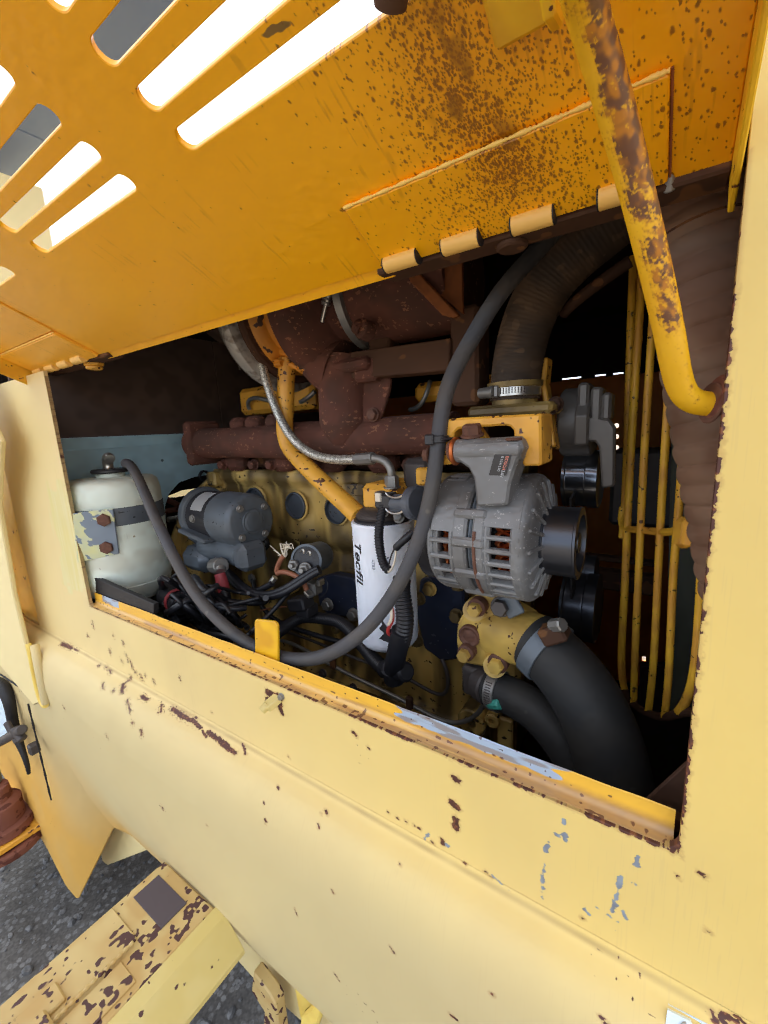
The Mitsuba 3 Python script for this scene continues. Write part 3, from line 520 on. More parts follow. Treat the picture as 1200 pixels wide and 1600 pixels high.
for px0, px1 in ((-0.266, -0.226), (-0.198, -0.160), (-0.130, -0.094), (-0.0605, -0.030)):
    c = HIN + HB * 0.0085 + HN * 0.0065
    part(hpr, 'hinge_knuckle', cyl(c + V(px0, 0, 0), c + V(px1, 0, 0), 0.0085, 0.001, 24), 'hinge_cream', 35)
    for e_ in (px0, px1): part(hpr, 'knuckle_gap', cyl(c + V(e_ - .0005, 0, 0), c + V(e_ + .0005, 0, 0), 0.0086, 0.0001, 24), 'seal_black', 35)
for c_ in (-1.235, -1.165, -1.095, -1.025):
    c = HIN + HB * 0.010 + HN * 0.005
    part(hpl, 'hinge_knuckle', cyl(c + V(c_ - 0.022, 0, 0), c + V(c_ + 0.022, 0, 0), 0.0095, 0.001, 24), 'hinge_cream', 35)
# clevis pad and rubber stop on the hatch, prop rod
part(hatch, 'prop_clevis', extrude(soft(Polygon([(0.135, 0.0), (0.20, 0.0), (0.20, 0.030), (0.148, 0.030), (0.135, 0.018)]), 0.003, 4), HIN + V(-0.072, 0, 0), HB, HN, 0.007, 0.0015), 'rod_yellow', 35)
part(hatch, 'prop_clevis', box(HIN + V(-0.088, 0, 0) + HB * 0.170 + HN * 0.006, (0.034, 0.07, 0.011), [V(1, 0, 0), HB, HN], 0.003), 'rod_yellow', 35)
rs = HIN + V(-0.150, 0, 0) + HB * 0.192
part(hatch, 'stop_buffer', tube([rs - HN * 0.004 + V(0.03, 0, 0) + HB * 0.03, rs + HN * 0.012 + V(0.012, 0, 0) + HB * 0.01, rs + HN * 0.018 - HB * 0.006], [0.014, 0.0125, 0.0095], 24, 20), 'dark_rust', 40, 'rusty buffer stop at the top of the hatch')
prop = thing('prop_rod', 'bent yellow prop rod with rubbed rusty patches holding up the hatch', 'prop rod')
pr = [U(895, -90, -0.158), U(918, 20, -0.125), U(950, 130, -0.097), U(985, 260, -0.066), U(1012, 370, -0.043), U(1035, 470, -0.022), U(1050, 545, -0.008), U(1059, 590, 0.003), U(1072, 618, 0.012), U(1092, 629, 0.019), U(1122, 631, 0.024)]
part(prop, 'tube', tube(pr, [0.0095, 0.0095, 0.0096, 0.0097, 0.0097, 0.0097, 0.0097, 0.0097, 0.0096, 0.0094, 0.0092], 110, 24), 'prop_paint', 60)
part(prop, 'pivot_washer', cyl(U(1108, 630, 0.021), U(1113, 630, 0.022), 0.0155, 0.001, 28), 'bare_rust', 40)
part(prop, 'pivot_pin', cyl(U(1113, 620, 0.022), U(1128, 622, 0.024), 0.0170, 0.002, 24), 'red_rust', 40)
# ------------------------------------------------------------------ step fender in front of the skirt
stp = thing('step_fender', 'chipped cream step fender with dark grip patch at lower left', 'step fender')
ZT = -1.08
std = part(stp, 'tread', box(V(-0.925, -0.42, ZT - 0.006), (0.215, 0.86, 0.012), None, 0.004), 'step_paint', 30)
sp = [(-0.818, ZT - 0.0), (-0.792, ZT - 0.012), (-0.735, ZT - 0.07), (-0.733, ZT - 0.082), (-0.745, ZT - 0.08), (-0.80, ZT - 0.022), (-0.822, ZT - 0.010)]
part(stp, 'side_apron', extrude(soft(Polygon(sp), 0.002, 3), V(0, 0.02, 0), V(1, 0, 0), V(0, 0, 1), 0.88, 0.001), 'apron_paint', 40, 'bent pale yellow side apron')
part(std, 'grip_patch', box(V(-0.945, -0.050, ZT + 0.0012), (0.125, 0.062, 0.0024), None, 0.001), 'grip_dark', 30, 'square dark grip patch')
part(stp, 'tread_plate', box(V(-0.968, -0.36, ZT + 0.003), (0.115, 0.48, 0.006), None, 0.002), 'step_paint', 30)
part(stp, 'tread_plate', box(V(-0.865, -0.41, ZT + 0.002), (0.062, 0.50, 0.004), None, 0.0015), 'step_paint', 30)
part(stp, 'weld_bead', tube([V(-0.905, -0.13, ZT + 0.009), V(-0.903, -0.40, ZT + 0.010)], lambda l, q: 0.004 + 0.001 * math.sin(l * 500), 80, 8), 'step_paint', 50)
part(stp, 'stop_lug', box(V(-0.90, -0.335, ZT + 0.018), (0.06, 0.11, 0.016), None, 0.005), 'step_paint', 30)
part(stp, 'stop_lug', box(V(-0.945, -0.33, ZT + 0.009), (0.05, 0.16, 0.010), None, 0.004), 'step_paint', 30)
# pivot with rusty red boss at the left edge of the picture
pv = thing('pivot_boss', 'rusty red pivot boss on a yellow lug at the far left edge', 'pivot boss')
c0 = U(0, 1266, -0.09)
part(pv, 'boss', lathe([(0, -.10), (.085, -.10), (.10, -.085), (.10, -.05), (.075, -.045), (.075, .035), (.062, .05), (.05, .055), (.045, .11), (0, .11)], c0, (0, 0, 1), 36), 'red_rust', 40)
part(pv, 'lug_plate', box(c0 + V(-0.1, 0.0, -0.105), (0.42, 0.24, 0.028), None, 0.006), 'bracket_yellow', 30)
part(pv, 'lower_washer', cyl(c0 + V(0, 0, -0.165), c0 + V(0, 0, -0.125), 0.13, 0.008, 36), 'red_rust', 40)
part(pv, 'grease_cap', cyl(c0 + V(-0.03, 0, 0.11), c0 + V(-0.03, 0, 0.17), 0.035, 0.006, 24), 'grey_blue_metal', 40)

# ------------------------------------------------------------------ cab, chassis and the walls of the engine bay
cab = thing('loader_cab', 'cream operator cab with slate roof seen through the hatch slots', 'cab')
part(cab, 'wall', box(V(-4.4, 0.30, 0.475), (1.8, 1.40, 2.37), None, 0.01), 'cab_cream', 30)
part(cab, 'roof', box(V(-4.4, 0.37, 1.93), (2.0, 1.48, 0.07), None, 0.01), 'slate_paint', 30)
part(cab, 'roof_visor', box(V(-2.75, 0.975, 1.93), (3.1, 0.30, 0.06), None, 0.008), 'slate_paint', 30, 'long slate grey roof visor')
ch = thing('loader_chassis', 'dark steel chassis under and behind the engine bay', 'chassis')
part(ch, 'main_frame', box(V(-0.2, 0.80, -1.42), (4.2, 1.0, 0.55), None, 0.01), 'dark_steel', 30)
part(ch, 'belly_plate', box(V(-0.60, 0.72, -1.03), (4.0, 1.36, 0.012), None, 0.002), 'dark_interior', 30)
part(ch, 'front_frame', box(V(-4.6, 0.9, -0.95), (3.6, 1.3, 1.7), None, 0.03), 'cab_cream', 30)
FX = -1.40
bay = thing('engine_bay', 'dark walls lining the engine bay with blue lower firewall', 'engine bay')
YZ = (V(0, 1, 0), V(0, 0, 1))
def fyz(pts): return Polygon([(q[1], q[2]) for q in (UX(px, py, FX) for px, py in pts)])
bl = Polygon([(0.010, -1.0), (1.36, -1.0), (1.36, 0.0195), (0.010, 0.0195)])
fh = soft(fyz([(258, 792), (264, 772), (280, 754), (305, 745), (345, 739), (420, 745), (420, 850), (262, 850)]), 0.012, 4)
bl = bl.difference(fh)
part(bay, 'firewall', extrude(bl, V(FX - 0.008, 0, 0), *YZ, 0.008, 0.001), 'blue_panel', 30, 'pale blue lower firewall with a round cut-out')
part(bay, 'upper_firewall', extrude(Polygon([(0.010, 0.015), (0.62, 0.015), (0.62, 0.35), (0.010, 0.35)]), V(FX - 0.024, 0, 0), *YZ, 0.010, 0.001), 'brown_panel', 30, 'dark brown upper firewall sheet')
part(bay, 'upper_firewall', extrude(Polygon([(0.623, 0.015), (1.36, 0.015), (1.36, 0.35), (0.623, 0.35)]), V(FX - 0.024, 0, 0), *YZ, 0.010, 0.001), 'brown_panel', 30)
part(bay, 'firewall_lip', box(V(FX - 0.006, 0.68, 0.0195), (0.016, 1.34, 0.004), None, 0.001), 'blue_panel', 30)
part(bay, 'firewall_seam', tube([UX(100, 705, FX + .001), UX(170, 700, FX + .001), UX(250, 694, FX + .001), UX(300, 690, FX + .001)], lambda l, q: 0.0016 + 0.0008 * math.sin(l * 60), 60, 6), 'blue_panel')
part(bay, 'grommet', ringed(UX(318, 744, FX) + V(0.0, 0, 0), UX(318, 744, FX) + V(0.008, 0, 0), 0.022, 0.014), 'black_plastic')
# chamber behind the firewall with a narrow gap to daylight
ss = Polygon([(0.0, -1.0), (1.5, -1.0), (1.5, 0.35), (0.0, 0.35)])
sl = Polygon([(q[1], q[2]) for q in (UX(px, py, -1.8) for px, py in ((258, 777), (285, 766), (313, 762), (313, 769), (300, 772), (275, 777)))])
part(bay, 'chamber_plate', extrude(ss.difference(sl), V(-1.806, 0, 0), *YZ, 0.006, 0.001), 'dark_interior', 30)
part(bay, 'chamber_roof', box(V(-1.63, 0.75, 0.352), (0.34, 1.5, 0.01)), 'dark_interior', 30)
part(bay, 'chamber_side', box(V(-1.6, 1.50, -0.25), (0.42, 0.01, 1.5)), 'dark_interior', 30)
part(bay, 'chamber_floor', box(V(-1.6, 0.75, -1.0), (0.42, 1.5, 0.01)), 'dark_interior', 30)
for k, (a_, b_) in enumerate((((250, 775), (300, 800)), ((258, 800), (330, 782)), ((262, 812), (300, 806)))):
    part(bay, 'pipe_stub', tube([UX(*a_, -1.72), UX(*b_, -1.70)], 0.012, 10, 12), 'red_rust' if k != 2 else 'steel_braid')
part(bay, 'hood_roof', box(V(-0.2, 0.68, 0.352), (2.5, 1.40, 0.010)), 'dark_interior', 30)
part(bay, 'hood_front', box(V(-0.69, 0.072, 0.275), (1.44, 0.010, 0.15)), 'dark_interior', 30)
fw = Polygon([(-1.45, -1.12), (1.0, -1.12), (1.0, 0.148), (-1.45, 0.148)])
for py in (665, 682, 699):
    q = U(963, py, 1.35); fw = fw.difference(shapely.Point(q[0], q[2]).buffer(0.0085))
for (x0, y0, x1, y1) in ((1003, 1026, 1009, 1033), (1003, 1036, 1009, 1041)):
    fw = fw.difference(pxz([(x0, y0), (x1, y0), (x1, y1), (x0, y1)], 1.35))
part(bay, 'far_hatch', plate(fw, 1.35, 0.008, 0.001), 'orange_inside', 30, 'orange inner face of the far side door with round holes')
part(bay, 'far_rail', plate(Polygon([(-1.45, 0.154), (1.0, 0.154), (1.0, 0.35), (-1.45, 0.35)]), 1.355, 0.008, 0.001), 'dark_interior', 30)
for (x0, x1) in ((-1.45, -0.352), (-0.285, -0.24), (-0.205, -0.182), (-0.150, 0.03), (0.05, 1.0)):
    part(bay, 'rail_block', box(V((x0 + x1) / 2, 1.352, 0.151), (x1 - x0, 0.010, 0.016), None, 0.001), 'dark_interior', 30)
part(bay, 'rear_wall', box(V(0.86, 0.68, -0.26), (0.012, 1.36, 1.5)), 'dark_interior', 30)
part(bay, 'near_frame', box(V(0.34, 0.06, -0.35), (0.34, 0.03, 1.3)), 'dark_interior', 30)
# rail below the hinges
rail = [(-1.29, 0.170), (0.025, 0.170)]
for xa_, xb_ in ((-0.285, 0.025), (-1.262, -0.93)):
    part(bay, 'hinge_rail', box(V((xa_ + xb_) / 2, 0.046, 0.1745), (xb_ - xa_, 0.034, 0.010), None, 0.002), 'dark_rust', 30, 'rusty brown rail under the right hinge' if xb_ > 0 else 'rusty brown rail under the left hinge')
for (px, py, r_) in ((800, 378, 0.0185), (147, 572, 0.020)):
    q = U(px, py, 0.048); part(bay, 'rail_bolt', cat(cyl(q, V(q[0], q[1], 0.171), r_, 0.003, 8), cyl(q + V(0, 0, -0.007), q, r_ * 0.8, 0.002, 24)), 'dark_rust' if px > 400 else 'bracket_yellow', 25)
part(bay, 'rail_pin', cyl(U(1047, 238, 0.022), U(1046, 300, 0.035), 0.0042, 0.001, 16), 'dull_steel', 40)
part(bay, 'rail_pin', cyl(U(1051, 240, 0.030), U(1050, 290, 0.040), 0.0062, 0.001, 16), 'dark_rust', 40)
part(bay, 'corner_gusset', extrude(pxz([(1006, 1252), (1085, 1180), (1120, 1290), (1050, 1300)], 0.06), V(0, 0.064, 0), *XZ, 0.006, 0.001), 'dark_rust', 30, 'rusty gusset in the lower right corner of the opening')
part(bay, 'tank_shelf', plate(pxz([(120, 882), (150, 904), (200, 926), (240, 944), (240, 960), (136, 950)], 0.022), 0.022, 0.012, 0.001), 'seal_black', 30)
part(bay, 'tank_shelf', box(U(190, 930, 0.12) + V(0, 0, -0.02), (0.20, 0.22, 0.012), [norm(V(1, 0, -0.28)), V(0, 1, 0), norm(V(0.28, 0, 1))], 0.003), 'seal_black', 30)

# ------------------------------------------------------------------ expansion tank
tank = thing('expansion_tank', 'milky plastic expansion tank strapped beside the left pillar', 'tank')
tc = U(190, 838, 0.12); tR = 64 * S(tc)
zt = lambda py: U(190, py, 0.12)[2]
zb, z1, z2, zs = zt(930), zt(793), zt(745), zt(895)
prof = [(0, zb), (tR * .45, zb + .002), (tR * .75, zb + .018), (tR * .93, zb + .046), (tR * .985, zs + .012), (tR, zs + .04), (tR, z1 - .035), (tR * .985, z1 - 0.03)]
top = [(tR * .985, z1 + .008), (tR, z1 + .016), (tR * .995, z2 - .032), (tR * .955, z2 - .013), (tR * .86, z2 - .003), (tR * .5, z2), (0, z2)]
C0 = V(tc[0], tc[1], 0)
tsh = part(tank, 'shell', lathe(prof + top, C0, (0, 0, 1), 64), 'tank_plastic', 50)
part(tank, 'strap', ringed(C0 + V(0, 0, z1 - .034), C0 + V(0, 0, z1 + .010), tR * 1.012, tR * .97, .001, 64), 'grey_blue_metal', 40, 'blue grey strap around the tank')
part(tsh, 'mould_line', lathe([(tR * .955, zs - .008), (tR * .975, zs - .006), (tR * .96, zs - .004)], C0, (0, 0, 1), 64), 'tank_plastic', 50)
tn_ = part(tank, 'neck', cyl(C0 + V(0, 0, z2 - .002), C0 + V(0, 0, z2 + .010), tR * .30, .002, 36), 'tank_plastic', 40)
part(tn_, 'cap', cyl(C0 + V(0, 0, z2 + .010), C0 + V(0, 0, z2 + .020), tR * .40, .003, 36), 'black_plastic', 40, 'flat black cap')
part(tn_, 'hose_elbow', tube([C0 + V(-0.004, 0, z2 + .016), C0 + V(-0.006, 0, z2 + .034), C0 + V(0.004, -0.002, z2 + .048), C0 + V(0.024, -0.006, z2 + .046)], 0.0125, 24, 16), 'bright_steel', 40)
for k in range(4):
    part(tsh, 'level_mark', box(V(tc[0] + .075 + .010 * k, tc[1] - math.sqrt(tR ** 2 - (.075 + .010 * k) ** 2), z1 - .062), (0.003, 0.003, 0.012 + .003 * (k % 2)), None, 0.0008), 'tank_plastic', 30)

# ------------------------------------------------------------------ engine block
eng = thing('engine_block', 'dirty yellow cast engine block with three grey frost plugs', 'engine')
BY = 0.42
bl_, br_ = U(337, 735, BY), U(735, 900, BY)
x0, x1 = bl_[0], br_[0] + 0.03
ztop = U(470, 734, BY)[2]
def block_face():
    xs = np.linspace(x0, x1, 150); zs_ = np.linspace(-0.95, ztop, 110); X, Z = np.meshgrid(xs, zs_, indexing='ij')
    Y = np.full_like(X, BY)
    zl = U(470, 848, BY)[2]
    bores = [U(px, 790, BY)[0] for px in (398, 462, 527, 600, 690)]
    for b_ in bores:                                    # water jacket bulges around each bore
        Y -= 0.016 * np.exp(-((X - b_) / 0.055) ** 4) * (1 / (1 + np.exp(-(Z - zl) / 0.008)))
        Y -= 0.022 * np.exp(-((X - b_) / 0.04) ** 2) * (1 / (1 + np.exp((Z - zl + 0.02) / 0.012))) * (Z > -0.9)
    Y += 0.02 / (1 + np.exp((Z - zl) / 0.006))
    zr = U(560, 1075, BY)[2]
    Y -= 0.05 / (1 + np.exp((Z - zr) / 0.006))
    Y -= 0.012 * np.exp(-((Z - ztop + 0.02) / 0.02) ** 4)
    P = np.stack([X, Y, Z], -1); P[..., 1] += 0.004 * (meshkit.fbm(P * 28, 3, 4) - 0.5)
    n = len(zs_); v = P.reshape(-1, 3); i, j = np.meshgrid(np.arange(len(xs) - 1), np.arange(n - 1), indexing='ij'); a = i * n + j
    f = np.vstack([np.stack([a, a + n, a + n + 1], -1).reshape(-1, 3), np.stack([a, a + n + 1, a + 1], -1).reshape(-1, 3)])
    return mesh_of(v, f)
ebf = part(eng, 'block_face', block_face(), 'engine_yellow', 40)
part(eng, 'block_core', box(V((x0 + x1) / 2, BY + 0.24, (ztop - 0.95) / 2 - 0.004), (x1 - x0 - 0.002, 0.40, ztop + 0.95 - 0.008), None, 0.004), 'engine_yellow', 30)
part(eng, 'end_lug', cat(box(V(x0 + .012, BY - 0.012, ztop - .03), (0.045, 0.04, 0.045), None, 0.006), box(V(x0 + .02, BY - 0.010, ztop - .085), (0.06, 0.03, 0.05), None, 0.012)), 'engine_yellow', 30)
for px, py, r_ in ((399, 785, 22), (462, 790, 20), (525, 798, 20)):
    q = U(px, py, BY - 0.024); r_ *= S(q)
    part(ebf, 'frost_plug', lathe([(r_ * 1.06, -0.004), (r_ * 1.04, 0.004), (r_ * .96, 0.005), (r_ * .90, -0.004), (r_ * .6, -0.0025), (0, -0.002)], q, (0, -1, 0), 40), 'plug_grey', 40)
    part(ebf, 'plug_rim', ringed(q + V(0, 0.004, 0), q + V(0, -0.0005, 0), r_ * 1.22, r_ * 1.08), 'engine_yellow', 40)
part(ebf, 'core_crack', tube([U(462, 818, BY - .006), U(468, 835, BY - .004), U(470, 870, BY + .0)], 0.002, 24, 6), 'seal_black')
fwc = U(330, 960, 0.50)
efh = part(eng, 'flywheel_housing', cat(cyl(V(x0 - .14, .62, -0.45), V(x0 + .02, .62, -0.45), 0.34, 0.02, 64), cyl(V(x0 - .08, .62, -0.45), V(x0 - .055, .62, -0.45), 0.37, 0.006, 64)), 'engine_yellow', 40)
for a_ in (150, 165, 180, 195, 210, 225):
    t = math.radians(a_); part(efh, 'housing_bolt', hexbolt(V(x0 - .052, .62 + .35 * math.cos(t), -0.45 + .35 * math.sin(-t) * -1), (1, 0, 0), 0.011), 'engine_yellow', 25)
zr = U(560, 1075, BY)[2]
part(eng, 'pan_rail', box(V((x0 + x1) / 2, BY - 0.055, U(600, 1108, .36)[2]), (x1 - x0, 0.05, 0.02), None, 0.004), 'engine_yellow', 30)
for px, py in ((505, 1052), (552, 1075), (600, 1110), (645, 1137)):
    q = U(px, py, BY - 0.08); part(eng, 'rail_bolt', hexbolt(q, (0, -1, 0.2), 0.010), 'dark_steel', 25)
for px, py, r_ in ((440, 928, .012), (522, 985, .012), (600, 1070, .016), (735, 1130, .030), (768, 1128, .016), (452, 1040, .010)):
    q = U(px, py, BY - 0.075); part(ebf, 'boss', ringed(q + V(0, 0.06, 0), q + V(0, 0, 0), r_, r_ * .42, .003), 'engine_yellow', 40)
for px, py, sx, sz in ((608, 1060, .016, .05), (790, 1145, .02, .07)):
    part(eng, 'lifting_lug', box(U(px, py, BY - .06), (sx * 1.6, 0.012, sz), None, 0.006), 'engine_yellow', 30)
part(ebf, 'casting_mark', box(U(560, 765, BY - .018), (0.10, 0.006, 0.03), None, 0.003), 'engine_yellow', 30)
part(eng, 'front_cover', box(U(745, 960, .50), (0.24, 0.12, 0.34), None, 0.012), 'engine_yellow', 30)
# rocker covers and head
for (a_, b_, y_, h_) in (((376, 625), (492, 620), .50, 42), ((648, 612), (722, 610), .46, 30), ((742, 604), (776, 603), .44, 34)):
    p0, p1 = U(*a_, y_), U(*b_, y_); hh = h_ * S((p0 + p1) / 2)
    part(eng, 'rocker_cover', box((p0 + p1) / 2 + V(0, .07, 0), (np.linalg.norm(p1 - p0), 0.16, hh), None, 0.012), 'bracket_yellow', 30)
part(eng, 'cylinder_head', box(V((x0 + x1) / 2, BY + 0.14, ztop + 0.05), (x1 - x0, 0.24, 0.10), None, 0.01), 'dark_rust', 30)
part(eng, 'injector_pipe', tube(W([(390, 640, .48), (388, 628, .47), (398, 622, .46), (420, 626, .46), (450, 632, .47)]), 0.006, 30, 10), 'dull_steel')
part(eng, 'injector_pipe', tube(W([(470, 628, .47), (480, 622, .46), (492, 612, .46)]), 0.006, 20, 10), 'dull_steel')
part(eng, 'injector_pipe', tube(W([(640, 640, .44), (660, 628, .43), (668, 610, .43), (672, 596, .44)]), 0.005, 30, 10), 'dull_steel')
# navy side covers
for pts, y_, nm in ([(656, 905), (722, 890), (730, 1028), (690, 1034), (662, 1014), (650, 960)], .355, 'dark navy cover plate under the alternator'), ([(492, 905), (520, 897), (556, 905), (560, 965), (512, 962), (498, 945)], .385, 'dark navy cover plate left of the filter'):
    nv = single('cover_plate', plate(soft(pxz(pts, y_), 0.012, 4), y_, 0.03, 0.004), 'navy_plate', nm, 'cover plate', 30)
    for px, py in (((672, 920), (716, 912), (714, 962), (652, 1000), (655, 935)) if y_ < .36 else ((513, 944), (553, 960))):
        part(nv, 'bolt', hexbolt(U(px, py, y_ - .031), (0, -1, 0), 0.0125 if y_ < .36 else .014, .012), 'engine_yellow' if y_ < .36 else 'dull_steel', 25)
# ------------------------------------------------------------------ oil filter
flt = thing('oil_filter', 'white spin-on oil filter canister with black lettering', 'oil filter')
fc = U(603, 905, 0.24); fR = 47.5 * S(fc)
fz = lambda py: U(603, py, 0.24)[2]
F0 = V(fc[0], fc[1], 0); zb, zt_ = fz(1000), fz(812)
fcan = part(flt, 'canister', lathe([(0, zb), (fR * .7, zb), (fR * .88, zb + .004), (fR * .975, zb + .012), (fR, zb + .022), (fR, zt_ - .010), (fR * 1.012, zt_ - .008), (fR * 1.012, zt_ - .002), (fR * .99, zt_), (0, zt_)], F0, (0, 0, 1), 72), 'filter_white', 40)
part(flt, 'lip', ringed(F0 + V(0, 0, zt_ - .0005), F0 + V(0, 0, zt_ + .005), fR * .93, fR * .4, .002, 60), 'black_plastic', 40)
def wrap_text(txt, height, ang0, z_start, bold=False, slant=0.0, stretch=1.0, r_add=0.0004):
    m = meshkit.text_mesh(txt, height, 0.0005, bold); m = m.subdivide_to_size(0.004)
    v = np.array(m.vertices); v[:, 0] += slant * v[:, 1]; v[:, 0] *= stretch
    a = math.radians(ang0) + (v[:, 1]) / fR                    # letters run downwards, tops to the right
    r = fR + r_add * 0.3 + v[:, 2]
    m.vertices = np.stack([F0[0] + r * np.sin(a), F0[1] - r * np.cos(a), z_start - v[:, 0]], 1); m.fix_normals(); return m
zz = lambda py: U(565, py, 0.20)[2]
# angle 0 faces -y; the camera sees the canister from the right, so the picture's centre is at +32 degrees
part(fcan, 'brand_lettering', wrap_text('Tecfil', 0.0195, -31, zz(842), True, 0.18, 1.12), 'print_black', False)
part(fcan, 'small_lettering', wrap_text('4789', 0.0056, 11, zz(866)), 'print_grey', False)
part(fcan, 'fine_print', wrap_text('Aplicar', 0.0054, 37, zz(862)), 'print_grey', False)
# filter head, drain tube flange, pressure sensor and its conduit
fh_ = thing('filter_head', 'yellow filter head with worn grey patches above the white filter', 'filter head')
part(fh_, 'mount_plate', lathe([(0, zt_ + .005), (fR * .82, zt_ + .005), (fR * .86, zt_ + .010), (fR * .80, zt_ + .016), (fR * .62, zt_ + .024), (0, zt_ + .026)], F0, (0, 0, 1), 56), 'dark_steel', 40)
part(fh_, 'casting', box(F0 + V(0.0, 0.04, zt_ + .042), (fR * 1.3, fR * 1.9, 0.052), None, 0.010), 'bracket_yellow', 30)
part(fh_, 'side_block', box(F0 + V(0.055, 0.06, zt_ + .065), (fR * 1.0, fR * 1.0, 0.09), None, 0.010), 'dark_steel', 30)
part(fh_, 'plug', cyl(U(664, 757, .26), U(664, 757, .26) + V(0, 0, .03), 0.016, .003, 8), 'bracket_yellow', 30)
for px, py in ((600, 800), (624, 808)):
    part(fh_, 'bolt', hexbolt(U(px, py, .19), (0, -1, 0.5), 0.009), 'dull_steel', 25)
ps = thing('pressure_sensor', 'black plastic sensor plug with wire clips beside the black hose', 'sensor')
part(ps, 'body', cyl(U(610, 786, .17), U(648, 786, .15), 0.0145, .002, 28), 'grey_plastic', 40)
part(ps, 'collar', cyl(U(644, 786, .15), U(656, 786, .145), 0.026, .003, 32), 'grey_plastic', 40)
part(ps, 'connector', box(U(604, 782, .165), (0.034, 0.026, 0.026), None, 0.004), 'black_plastic', 30)
for a_ in (772, 797):
    part(ps, 'wire_clip', tube(W([(603, a_ - 2, .15), (612, a_ + 5, .145), (626, a_ + 4, .14), (634, a_ - 3, .145)]), 0.0018, 24, 8), 'bright_steel')
part(ps, 'clip_block', box(U(594, 776, .158), (0.013, 0.016, 0.018), None, 0.002), 'bright_steel', 30)
cd = single('sensor_conduit', tube(W([(599, 790, .158), (594, 815, .152), (592, 840, .150), (595, 865, .150), (600, 882, .150), (608, 891, .150)]), rings(0.0066, 0.0046, 0.0014), 220, 18), 'black_cable', 'thin black corrugated conduit hanging in front of the white filter', 'conduit', 40)
part(cd, 'open_end', cyl(U(607, 890, .149), U(609, 893, .148), 0.0042, .0005, 14), 'white_wire')
wr = thing('loose_wires', 'loose white and black wires in front of the white filter', 'wires')
part(wr, 'white_wire', tube(W([(608, 893, .146), (615, 882, .14), (618, 868, .14), (619, 855, .14)]), 0.0016, 30, 8), 'white_wire')
part(wr, 'black_wire', tube(W([(607, 892, .146), (609, 876, .14), (614, 862, .14), (620, 853, .14)]), 0.0013, 30, 8), 'black_cable')
part(wr, 'black_sleeve', tube(W([(619, 856, .14), (630, 845, .14), (645, 832, .15)]), 0.006, 20, 12), 'black_cable')
lc = thing('harness_conduit', 'thick black corrugated conduit split open below the filter', 'conduit')
part(lc, 'conduit', tube(W([(628, 905, .13), (628, 930, .13), (632, 955, .13), (632, 980, .13), (625, 1010, .14), (618, 1035, .16)]), rings(0.0125, 0.0062, 0.0022), 260, 22), 'black_cable', 40)
part(lc, 'tape_wrap', tube(W([(627, 985, .13), (622, 1010, .137), (618, 1030, .15), (612, 1048, .17)]), [0.0165, 0.017, 0.0175, 0.015], 40, 20), 'black_cable', 40)
part(lc, 'red_wire', tube(W([(607, 940, .125), (613, 955, .12), (612, 972, .12), (606, 985, .12), (610, 992, .125)]), 0.0030, 40, 10), 'red_wire')
part(lc, 'white_wire', tube(W([(605, 938, .124), (611, 952, .117), (612, 964, .117), (607, 976, .118)]), 0.0026, 40, 10), 'white_wire')
tp = soft(pxz([(594, 966), (604, 980), (612, 985), (626, 1000), (606, 1004), (592, 998), (600, 990), (592, 982), (597, 976)], .125), 0.0006, 2)
part(lc, 'torn_tape', plate(tp, .125, 0.002, 0.0004), 'black_cable', 30)
part(lc, 'tee_piece', cat(cyl(U(612, 1040, .17), U(618, 1062, .18), 0.021, .004, 28), cyl(U(600, 1045, .19), U(636, 1050, .16), 0.017, .004, 28)), 'black_cable', 40)
part(lc, 'branch_conduit', tube(W([(606, 1048, .19), (580, 1025, .22), (556, 995, .25), (530, 972, .28), (500, 966, .29), (470, 966, .28), (448, 978, .24), (430, 992, .20), (405, 1010, .16)]), rings(0.0128, 0.006, 0.0014), 420, 18), 'black_cable', 40)

# ------------------------------------------------------------------ hoses
hose = thing('breather_hose', 'long dark grey rubber hose sagging from the tank to the upper right', 'hose')
hp_ = W([(196, 724, .118), (206, 730, .105), (220, 756, .09), (240, 803, .068), (262, 850, .058), (300, 920, .052), (345, 972, .048), (392, 1008, .045), (440, 1027, .043), (490, 1029, .045), (540, 1008, .05), (590, 962, .056), (630, 900, .064), (660, 825, .072), (677, 750, .08), (686, 680, .09), (700, 605, .105), (738, 528, .135), (784, 455, .175), (830, 402, .215), (880, 345, .25), (915, 300, .28)])
part(hose, 'tube', tube(hp_, [0.0108, 0.0110, 0.0112, 0.0112, 0.0112, 0.0112, 0.0112, 0.0112, 0.0108, 0.0102, 0.0098, 0.0098, 0.0102, 0.0108, 0.0116, 0.012], 220, 26), 'rubber', 60)
q = U(684, 686, .088)
part(hose, 'cable_tie', cat(ringed(q + V(0, 0, -.0045), q + V(0, 0, .0045), 0.0142, 0.011), box(q + V(-.004, -.0145, 0), (0.012, 0.007, 0.013), None, 0.0015), bar(q + V(0.008, -.010, 0), q + V(0.030, 0.02, 0.0), 0.006, 0.003, 0.0005)), 'black_plastic', 30)
uh = thing('upper_coolant_hose', 'thick ribbed dark rubber hose with a steel clamp above the yellow bracket', 'hose')
up_ = W([(804, 625, .30), (806, 590, .30), (812, 550, .30), (826, 500, .30), (852, 448, .30), (895, 398, .30), (950, 350, .30), (1000, 305, .30)])
part(uh, 'tube', tube(up_, rings(0.038, 0.0060, 0.0005), 260, 32), 'brown_rubber', 60)
q = U(804, 612, .30)
ucb = part(uh, 'clamp_band', ringed(q + V(0, 0, -.0085), q + V(0, 0, .0085), 0.0405, 0.037), 'bright_steel', 40)
def clamp_slots(c, r, a0, a1, n, h, axis=(0, 0, 1), ref=None):
    x, y, z = frame(axis, ref); ms = []
    for k in range(n):
        t = a0 + (a1 - a0) * k / (n - 1); d = math.cos(t) * x + math.sin(t) * y
        ms.append(box(np.asarray(c) + d * r, (0.0012, 0.0016, h), [d, np.cross(z, d), z], 0.0002))
    return ms
